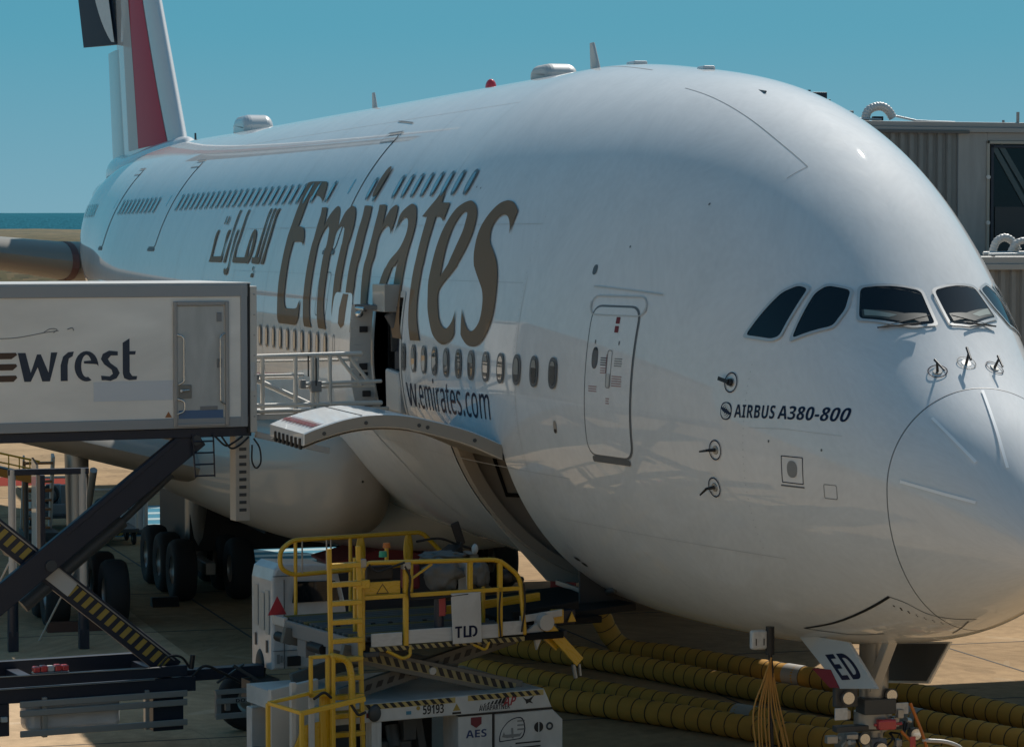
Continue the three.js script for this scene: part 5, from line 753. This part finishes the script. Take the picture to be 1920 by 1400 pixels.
  part(t, 'crank_arm', [bar([1.62, 2.58, -.1], [2.2, 1.98, -.1], .06, .16), bar([1.55, 2.5, -.2], [1.9, 2.2, -.2], .05, .12)], M.yellow); part(t, 'arm_joint', [rod([1.62, 2.6, -.2], [1.62, 2.6, -.02], .12, .12, 18), slab([[1.2, 2.4], [1.55, 2.62], [1.62, 2.45], [1.5, 2.2], [1.46, 2.38]], -.16, -.1)], M.palegrey); part(t, 'hinge_block', [box(1.9, 2.25, 2.5, 2.72, -.6, -.3), box(1.85, 2.05, 2.3, 2.45, -.3, -.2)], M.blueblack); part(t, 'yellow_hinge', [box(1.82, 2.0, 2.55, 2.75, -.3, -.2), slab([[2.1, 2.55], [2.24, 2.55], [2.17, 2.7]], -.28, -.26)], M.yellow);
  part(t, 'chain', [rod([2.1, 1.95, -.1], [2.14, 1.75, -.1], .03), rod([2.2, 1.95, -.1], [2.22, 1.78, -.1], .02)], M.steel); 
}

// ---------------------------------------------------------------- yellow air hoses on the ground
{
  const ringG = new THREE.TorusGeometry(.197, .009, 5, 26);
  const sleeve = mat(.30, .28, .25, .6), ringM = mat(.035, .025, .012, .7);
  function hose(label, pts, bandStep, sleeves) {
    const c = new THREE.CatmullRomCurve3(pts.map((p) => V(...p)), false, 'centripetal'), L = c.getLength(), n = Math.round(L / .075);
    const t = thing('air_hose', label, 'hose', pts[0], 0, 'yellow air hoses across the apron'), o = V(...pts[0]);
    const g = new THREE.TubeGeometry(c, n, .2, 22), p = g.attributes.position;
    const k = Math.round(bandStep / .075);
    for (let i = 0; i <= n; i++) { const q = c.getPointAt(i / n), ph = (i % k) / k, r = 1 - .03 * Math.cos(ph * 2 * Math.PI) + .015 * (((i / k | 0) * 7) % 5 - 2) / 2; for (let j = 0; j <= 22; j++) { const v = i * 23 + j; p.setXYZ(v, q.x + (p.getX(v) - q.x) * r - o.x, Math.max(.004, q.y + (p.getY(v) - q.y) * r - o.y + o.y) - o.y, q.z + (p.getZ(v) - q.z) * r - o.z); } }
    const u = g.attributes.uv; for (let i = 0; i < u.count; i++) u.setX(i, u.getX(i) * L / 3); g.computeVertexNormals();
    part(t, 'hose_body', g, M.hose);
    for (let i = k; i < n; i += k) { const q = c.getPointAt(i / n), d = c.getTangentAt(i / n), r = new THREE.Mesh(ringG, ringM); r.name = numbered('hose_band'); r.castShadow = r.receiveShadow = true; r.position.copy(q).sub(o); r.quaternion.setFromUnitVectors(V(0, 0, 1), d); t.add(r); }
    for (const s of sleeves) { const a = c.getPointAt(s / L), b = c.getPointAt(Math.min(1, (s + .42) / L)); part(t, 'hose_joint', rod(a.sub(o).toArray(), b.sub(o).toArray(), .207, .207, 26), sleeve); }
    return t;
  }
  hose('rearmost yellow hose, bending up into the belly of the airliner', [[-6.2, .2, -9.2], [-10.2, .2, -7.6], [-13.4, .2, -6.5], [-16.3, .2, -5.75], [-19.2, .2, -4.5], [-21.9, .2, -3.4], [-23.1, .26, -2.75], [-23.15, .8, -2.4], [-22.9, 1.4, -2.15], [-22.7, 2.3, -1.85]], .3, [13.2]);
  hose('second yellow hose from the back, with a pale joint near its middle', [[-4.6, .2, -8.2], [-8.3, .2, -6.6], [-11.3, .2, -5.45], [-14.0, .2, -4.6], [-17.7, .2, -3.3], [-21.6, .2, -1.95], [-23.6, .2, -1.0], [-25, .2, -.4]], .3, [9.6, 2.6]);
  hose('third yellow hose from the back, passing behind the nose gear', [[-5.6, .2, -6.6], [-9, .2, -4.9], [-11.9, .2, -3.6], [-14.7, .2, -2.15], [-17.1, .2, -1.06], [-20.4, .2, .3], [-22, .2, .9]], .3, [10.0]);
  hose('yellow hose farthest from the airliner belly, in front of the other three', [[-6.4, .2, -5.6], [-9.2, .2, -4.1], [-11.3, .2, -3.0], [-13.4, .2, -1.95], [-15.4, .2, -.95], [-17.9, .2, .55], [-19.5, .2, 1.3]], .3, [5.9]);
}
// ground power plug and its orange cables beside the nose gear
{
  const t = thing('ground_power_cable', 'bundle of orange power cables hanging from a white plug box under the nose', 'power cable', [-5.6, 0, 1.2]);
  part(t, 'plug_box', [box(-.06, .05, 2.72, 2.98, .02, .25, .05)], M.white); part(t, 'plug_slot', [box(.05, .056, 2.78, 2.87, .07, .085, .002), box(.05, .056, 2.78, 2.87, .18, .195, .002)], M.black);
  part(t, 'black_cable', [curve([[.0, 3.02, -.02], [.02, 2.7, -.02], [.03, 2.3, -.05], [.06, 1.6, -.03], [.1, .7, -.1], [.3, .03, -.2]], .03, 40), rod([0.02, 3.02, -.02], [.02, 2.65, -.02], .06)], M.black);
  const oc = mat(.48, .24, .05, .55); for (let k = 0; k < 9; k++) { const s = (k - 4) / 4, w = .09 + .05 * rnd(); part(t, 'orange_cable', curve([[.02 + .01 * k, 2.62, -.02 + .01 * s], [.05, 2.3, w * s * .7], [.08, 1.95 - .08 * rnd(), w * s * 1.7 + .02], [.1, 1.5 - .2 * rnd(), s * .2 - (s < 0 ? .08 : 0)], [.12 + .1 * rnd(), .6, s * .26 - .1], [.3 + .2 * rnd(), .03, s * .5 - .2]], .012, 40, 6), oc); }
  const a = thing('steering_bypass_strap', 'orange strap and white hose hanging from the nose gear', 'strap', [-4.5, 0, -.3]);
  part(a, 'orange_strap', [curve([[.0, 2.1, -.05], [.05, 1.8, -.16], [.1, 1.65, -.2], [.1, 1.3, -.3]], .022, 20, 6), curve([[.05, 1.75, .1], [.1, 1.55, -.05], [.15, 1.2, .0]], .02, 20, 6)], M.orange); part(a, 'white_hose', pipe([[.1, 1.62, -.2], [.15, 1.6, -.5], [.15, 1.5, -.75], [.15, .3, -.85]], .025, 10, .12), M.palegrey); part(a, 'red_streamer', [box(.1, .115, 1.25, 1.68, -.08, .0, .004)], M.red);
}
// ---------------------------------------------------------------- passenger bridges at the left side doors
function bridgeTunnel(t, x0, x1, z0, z1, y0, y1) { part(t, 'roof', box(x0 - .08, x1 + .1, y1, y1 + .1, z1, z0, .03), M.bridge); part(t, 'floor', box(x0, x1, y0, y0 + .25, z1, z0, .03), M.bridgedark); part(t, 'far_wall', box(x0, x0 + .08, y0, y1, z1, z0, .01), M.bridge); }
function corrugated(t, x, z0, z1, y0, y1, pitch, m) { part(t, 'wall_panel', box(x - .04, x, y0, y1, z1, z0, .005), m); for (let z = z0 - pitch * .5; z > z1; z -= pitch) part(t, 'wall_rib', slab([[z - pitch * .32, 0], [z - pitch * .2, .055], [z + pitch * .2, .055], [z + pitch * .32, 0]].map(([a, b]) => [a, b]), y0, y1, 0).rotateX(-Math.PI / 2).applyMatrix4(new THREE.Matrix4().set(0, 0, -1, x, 0, 1, 0, 0, 1, 0, 0, 0, 0, 0, 0, 1)), m); }
function duct(t, pts, r) { const c = new THREE.CatmullRomCurve3(pts.map((p) => V(...p))), n = 60, g = new THREE.TubeGeometry(c, n, r, 14), p = g.attributes.position; for (let i = 0; i <= n; i++) { const q = c.getPointAt(i / n), k = i % 4 < 2 ? 1 : .9; for (let j = 0; j <= 14; j++) { const v = i * 15 + j; p.setXYZ(v, q.x + (p.getX(v) - q.x) * k, q.y + (p.getY(v) - q.y) * k, q.z + (p.getZ(v) - q.z) * k); } } g.computeVertexNormals(); part(t, 'flexible_duct', g, M.palegrey); }
{
  const t = thing('passenger_bridge', 'upper grey passenger bridge with corrugated wall and large dark window', 'passenger bridge', [-20.6, 0, -6]);
  const P = (x0, x1, y0, y1, z0, z1) => box(x0 + 20.6, x1 + 20.6, y0, y1, z1 + 6, z0 + 6, .01), w = (x, y, z) => [x + 20.6, y, z + 6], g = (n, x0, x1, y0, y1, z0, z1, m) => part(t, n, P(x0, x1, y0, y1, z0, z1), m);
  const X = -19.4;                                                     // near face of the tunnel
  part(t, 'roof', [P(-23.6, X + .06, 10.22, 10.32, -4.3, -26), P(-23.6, X + .1, 10.13, 10.22, -4.6, -26)], M.bridge); g('floor', -23.5, X - .02, 7.1, 7.35, -4.6, -26, M.bridgedark); g('far_wall', -23.5, -23.4, 7.35, 10.13, -4.6, -26, M.bridge);
  corrugated(t, X + 20.6, -4.6 + 6, -8.1 + 6, 7.1, 10.12, .19, mat(.20, .20, .19, .6, { map: grime }));
  part(t, 'flat_panel', [P(X - .06, X + .02, 7.1, 10.13, -8.1, -8.72), P(X - .06, X + .02, 9.98, 10.13, -8.72, -12.6), P(X - .06, X + .02, 7.1, 7.85, -8.72, -12.6), P(X - .06, X + .02, 7.1, 10.13, -12.6, -26)], M.bridge); g('panel_joint', X + .02, X + .026, 7.1, 10.12, -8.1, -8.12, M.seam); g('roof_edge', X + .1, X + .14, 10.1, 10.16, -4.6, -8.3, M.bridgedark);
  const win = g('tunnel_window', X - .05, X - .03, 7.85, 9.98, -8.72, -12.6, mat(.004, .008, .011, .06, { specularIntensity: .6 }));
  part(win, 'window_frame', [P(X - .02, X + .05, 7.85, 9.98, -8.70, -8.76), P(X - .02, X + .05, 9.92, 9.98, -8.7, -12.6), P(X - .02, X + .05, 7.85, 7.9, -8.7, -12.6)], mat(.30, .28, .24, .5)); part(win, 'window_mullion', [P(X - .02, X + .01, 7.85, 9.95, -8.8, -8.86), P(X - .02, X + .01, 9.85, 9.9, -8.8, -12.6)], M.blueblack);
  part(win, 'diagonal_brace', [bar(w(X - .02, 9.88, -8.86), w(X - .02, 7.9, -10.1), .03, .1), bar(w(X - .02, 9.9, -9.0), w(X - .02, 7.9, -10.32), .03, .1)], mat(.05, .075, .08, .5)); part(win, 'inner_panel', [P(X - .022, X - .012, 7.9, 8.75, -8.9, -9.65), P(X - .022, X - .012, 8.0, 8.05, -9.66, -10.4), P(X - .022, X - .012, 8.15, 8.2, -9.66, -10.4)], mat(.02, .025, .03, .4)); part(win, 'window_clip', [rod(w(X + .04, 9.3, -8.72), w(X + .08, 9.3, -8.72), .04), rod(w(X + .04, 8.45, -8.72), w(X + .08, 8.45, -8.72), .04)], M.palegrey);
  g('roof_unit', -20.6, -19.7, 10.32, 10.52, -5.4, -6.15, M.bridge); duct(t, [w(-19.8, 10.36, -6.42), w(-19.8, 10.52, -6.48), w(-19.8, 10.6, -6.62), w(-19.8, 10.6, -6.78), w(-19.8, 10.52, -6.9), w(-19.8, 10.4, -6.98)], .085);
  part(t, 'roof_pipe', [rod(w(-19.7, 10.38, -6.1), w(-19.7, 10.36, -6.7), .02), rod(w(-19.8, 10.45, -6.95), w(-19.7, 10.35, -7.4), .02), rod(w(-19.7, 10.35, -7.4), w(-19.7, 10.33, -8.2), .015)], M.palegrey); part(t, 'roof_bracket', [P(-19.8, -19.7, 10.34, 10.42, -6.55, -6.75)], M.black); part(t, 'lightning_rod', [rod(w(-19.4, 10.2, -9.35), w(-19.4, 10.52, -9.35), .03)], M.bridge); part(t, 'roof_knob', rod(w(-19.5, 10.3, -9.1), w(-19.5, 10.37, -9.1), .025), M.bridge);
  const cabn = part(t, 'bridge_cab', [P(-24.4, -19.7, 7.2, 10.3, -3.2, -4.7), P(-24.2, -20.2, 10.3, 10.75, -4.0, -5.9)], M.bridgedark);
  part(cabn, 'cab_railing', [rod(w(-21, 10.7, -5.3), w(-21, 10.98, -5.3), .03), rod(w(-21, 10.7, -5.55), w(-21, 10.96, -5.55), .03), rod(w(-21, 10.7, -5.8), w(-21, 10.96, -5.8), .03), P(-21.3, -20.6, 10.72, 10.9, -5.2, -6.0), rod(w(-21, 10.9, -6.0), w(-21, 10.6, -6.25), .03)], M.blueblack);
  for (const z of [-14, -22]) { part(t, 'support_column', [P(-22.6, -22.1, .4, 7.1, z, z - .5), P(-21.0, -20.5, .4, 7.1, z, z - .5), P(-23, -20, .3, .8, z + .2, z - .7)], M.bridge); }
}
{
  const t = thing('passenger_bridge', 'lower grey corrugated passenger bridge behind the cockpit, with ducts on its roof', 'passenger bridge', [-15.5, 0, -6]);
  const P = (x0, x1, y0, y1, z0, z1) => box(x0 + 15.5, x1 + 15.5, y0, y1, z1 + 6, z0 + 6, .01), w = (x, y, z) => [x + 15.5, y, z + 6];
  part(t, 'roof', [P(-18.0, -14.6, 7.72, 7.84, -4.2, -26), P(-18.0, -14.56, 7.62, 7.72, -4.4, -26)], mat(.36, .35, .33, .55)); part(t, 'floor', P(-17.9, -14.75, 4.7, 4.95, -4.2, -26), M.bridgedark); part(t, 'far_wall', P(-17.9, -17.8, 4.95, 7.62, -4.2, -26), M.bridge);
  corrugated(t, -14.7 + 15.5, -4.2 + 6, -14 + 6, 4.7, 7.62, .2, mat(.26, .255, .24, .6, { map: grime })); part(t, 'flat_panel', P(-14.76, -14.7, 4.7, 7.62, -14, -26), M.bridge); part(t, 'bridge_cab', P(-18.5, -14.2, 4.8, 8.0, -3.2, -4.6), M.bridgedark);
  duct(t, [w(-15.1, 7.86, -6.7), w(-15.1, 8.1, -6.8), w(-15.1, 8.17, -6.95), w(-15.1, 8.1, -7.1), w(-15.1, 7.95, -7.2)], .07); duct(t, [w(-15.0, 7.9, -7.0), w(-15.0, 8.06, -7.1), w(-15.0, 8.12, -7.3), w(-15.0, 8.04, -7.5), w(-15.0, 7.95, -7.8)], .06); part(t, 'roof_pipe', [rod(w(-15, 7.9, -6.5), w(-15, 7.92, -8.6), .03), rod(w(-14.8, 7.88, -6.5), w(-14.8, 7.9, -8.6), .025)], M.palegrey);
  for (const z of [-16, -23]) part(t, 'support_column', [P(-17.4, -16.9, .4, 4.7, z, z - .5), P(-15.9, -15.4, .4, 4.7, z, z - .5), P(-18, -15, .3, .8, z + .2, z - .7)], M.bridge);
}
// ---------------------------------------------------------------- equipment in the background under the wing and belly
{
  const s = thing('boarding_stair', 'mobile stair with rust orange treads under the airliner wing', 'mobile stair', [-49, 0, 5]);
  const sideM = mat(.55, .5, .45, .5), tr = mat(.34, .14, .05, .6); part(s, 'side_frame', [bar([-.6, 0, .47], [.2, 2.3, .47], .05, .08), bar([-.6, 0, -.32], [.2, 2.3, -.32], .08, .26)], sideM); for (let k = 0; k < 8; k++) part(s, 'tread', box(-.55 + k * .1, -.3 + k * .1, .25 + k * .26, .31 + k * .26, -.3, .45), tr); part(s, 'orange_post', [box(.15, .22, 0, 2.15, .42, .5), box(.15, .2, 2.05, 2.12, -.3, .5), box(.15, .2, 1.35, 1.4, -.3, .5)], tr); part(s, 'base', box(-.8, .8, .02, .25, -.4, .5), M.darkgrey);
  const p = thing('support_stand', 'pair of tall pale posts of a maintenance stand behind the scissor arms', 'maintenance stand', [-27.5, 0, 7.7]);
  for (const z of [.72, -.68]) { part(p, 'post', [rod([0, 0, z], [0, 3.6, z], .075, .075, 14)], sideM); part(p, 'post_foot', [box(-.1, .1, 0, .4, z - .1, z + .1), rod([-.1, .3, z], [-.1, 1.2, z], .05)], M.blueblack); part(p, 'post_sleeve', rod([0, .3, z], [0, 1.25, z], .11, .11, 14), M.blueblack); part(p, 'pole_brace', rod([.0, 1.9, z], [-1.4, .0, z + .7], .02), sideM); } part(p, 'cross_beam', [bar([0, 3.55, .8], [0, 3.55, -.8], .12, .12), bar([0, 3.5, .15], [0, 1.2, .15], .5, .1)], M.blueblack);
  const q = thing('ground_power_unit', 'white equipment cabinet on a low trailer beyond the main wheels', 'ground power unit', [-50, 0, 2.6]);
  part(q, 'cabinet', box(-.6, .6, .12, .92, -.5, .45, .03), M.cab); part(q, 'side_box', box(-.5, .5, .15, .8, .5, 1.15, .02), mat(.2, .19, .18, .6)); part(q, 'trailer', box(-.8, .8, -.0, .1, -.7, 1.3), M.darkgrey); stripes(q, [-.55, .05], [1.2, .05], .09, 9, M.yellowdark, { z: 0, slant: .8 }); for (const z of [-.1, .05, .2]) part(q, 'socket', rod([.6, .7, z], [.62, .7, z], .04), M.black); part(q, 'pale_frame', [bar([.62, .95, -.55], [.62, .05, -.55], .1, .1), bar([.62, .95, .5], [.62, .95, -.55], .05, .06)], M.palegrey);
  q.children.filter((c) => c.name.startsWith('hazard')).forEach((c) => { c.rotation.y = Math.PI / 2; c.position.set(.81, 0, .9); });
  for (const [label, x, z, seedN] of [['low dark trailer loaded with pale crates behind the orange stair', -52, 4.2, 3], ['dark equipment trailer with pipes and boxes beside the white cabinet', -47.5, 3.4, 9]]) {
    const e = thing('equipment_trailer', label, 'equipment trailer', [x, 0, z]); seed = 1000 + seedN * 77; part(e, 'bed', box(-.9, .9, .35, .45, -.7, .7), M.darkgrey); for (const wx of [-.6, .6]) for (const wz of [-.6, .6]) wheel(e, wx, wz, .18, .1);
    for (let k = 0; k < 6; k++) { const bx = -.7 + rnd() * 1.1, bz = -.6 + rnd() * .9, bh = .25 + rnd() * .55; part(e, 'crate', box(bx, bx + .3 + rnd() * .2, .451, .45 + bh, bz, bz + .25 + rnd() * .2), k % 3 ? M.midgrey : M.palegrey); }
    part(e, 'frame_post', rod([.8, .45, -.65], [.8, 1.5, -.65], .035), sideM); part(e, 'frame_post', rod([.8, .45, .65], [.8, 1.5, .65], .035), sideM); part(e, 'frame_bar', rod([.8, 1.5, -.65], [.8, 1.5, .65], .035), sideM); part(e, 'hose_reel', (() => { const q = new THREE.TorusGeometry(.22, .06, 8, 20); q.rotateY(1.2); q.translate(.5, 1.0, .2); return q; })(), M.black);
  }
  const b = thing('belt_loader', 'yellow belt loader with mesh sides beside the far stair', 'belt loader', [-45, 0, 6.5]);
  part(b, 'belt', bar([0, 2.45, .9], [0, 2.0, -.9], .9, .15), M.blueblack); for (let k = 0; k < 6; k++) part(b, 'mesh_bar', bar([.4, 2.45 - k * .07, .7 - k * .27], [.4, 2.85 - k * .07, .7 - k * .27], .03, .03), M.yellow); part(b, 'top_rail', [bar([.4, 2.88, .9], [.4, 2.45, -.9], .05, .05), bar([.4, 2.65, .9], [.4, 2.22, -.9], .04, .04)], M.yellow); part(b, 'side_beam', bar([.45, 2.4, .95], [.45, 1.95, -.9], .06, .2), mat(.5, .22, .04, .5)); part(b, 'leg', [rod([0, 0, .6], [0, 2.3, .6], .06), rod([0, 0, -.6], [0, 2.0, -.6], .06)], M.darkgrey);
  const st = thing('work_stand', 'white slanted work stand beside the yellow belt loader under the wing', 'work stand', [-47, 0, 7.2]);
  part(st, 'slanted_frame', [bar([.1, 1.6, -.45], [.1, .0, .3], .06, .18), bar([.1, 1.62, .9], [.1, 1.6, -.5], .06, .06), rod([.1, 1.6, .55], [.1, .0, .55], .03), rod([.1, 1.5, -.55], [.1, 0, -.55], .04)], sideM); part(st, 'tool_box', box(-.6, .0, .02, .7, -.3, .5), M.palegrey);
  const r = thing('red_cover', 'small dark red fabric flag hanging under the belly beside the hose', 'warning flag', [-20, 0, -.6]); part(r, 'fabric', slab([[-.02, 2.12], [.02, 2.12], [.02, 1.76], [-.02, 1.72]], -.24, .24, 0), M.darkred); part(r, 'cord', rod([0, 2.1, 0], [0, 2.75, 0], .012), M.black);
  const d = thing('baggage_dolly', 'dark red baggage cart standing in the shade behind the loader', 'baggage cart', [-26.5, 0, 1.2]); part(d, 'canopy', slab([[-1.2, 1.75], [0, 2.05], [1.2, 1.75], [1.2, 1.7], [-1.2, 1.7]], -.9, .9).rotateY(Math.PI / 2), M.darkred); part(d, 'curtain', box(-.85, .85, .5, 1.7, -1.1, 1.1), M.blueblack); part(d, 'bed', box(-.9, .9, .38, .5, -1.25, 1.25), M.darkgrey); for (const x of [-.6, .6]) for (const z of [-.9, .9]) wheel(d, x, z, .2, .12);
  const c = thing('wheel_chock', 'dark wheel chock in front of the wing gear tyres', 'wheel chock', [-30.2, 0, 6.6]); part(c, 'block', slab([[-.15, .0], [.2, .0], [.05, .2], [-.1, .2]], -.8, .8), mat(.09, .035, .02, .8));
  const cc = thing('wheel_chock', 'small dark wheel chock beside the body gear tyres', 'wheel chock', [-33.7, 0, 4.3]); part(cc, 'block', slab([[-.15, .0], [.2, .0], [.05, .2], [-.1, .2]], -.3, .3), M.black);
}
// ---------------------------------------------------------------- the terminal that the picture is taken from: it stands behind the camera and shows in the paint
{
  const t = thing('terminal_building', 'dark glass terminal front behind the viewpoint, seen only as a reflection', 'terminal building', [31.5, 0, 10]);
  const dk = mat(.06, .062, .065, .4), gl = mat(.015, .02, .025, .05);
  part(t, 'wall', [box(0, 12, 0, 5.6, -34, 60), box(0, 12, 10.6, 13.5, -34, 60)], mat(.52, .44, .34, .7)); part(t, 'inner_wall', box(3, 12, 5.6, 10.6, -34, 60), dk); part(t, 'roof_edge', box(-1.2, 12, 13.5, 14.2, -35, 61), M.bridge);
  for (let z = -34; z < 60; z += 4) { if (Math.abs(z - 4) > 3) part(t, 'window_pane', box(.1, .14, 5.6, 10.6, z + .1, z + 3.9, .01), gl); part(t, 'mullion', box(-.05, .2, 5.6, 10.6, z - .08, z + .08), dk); }
}
renderer.render(scene, camera);
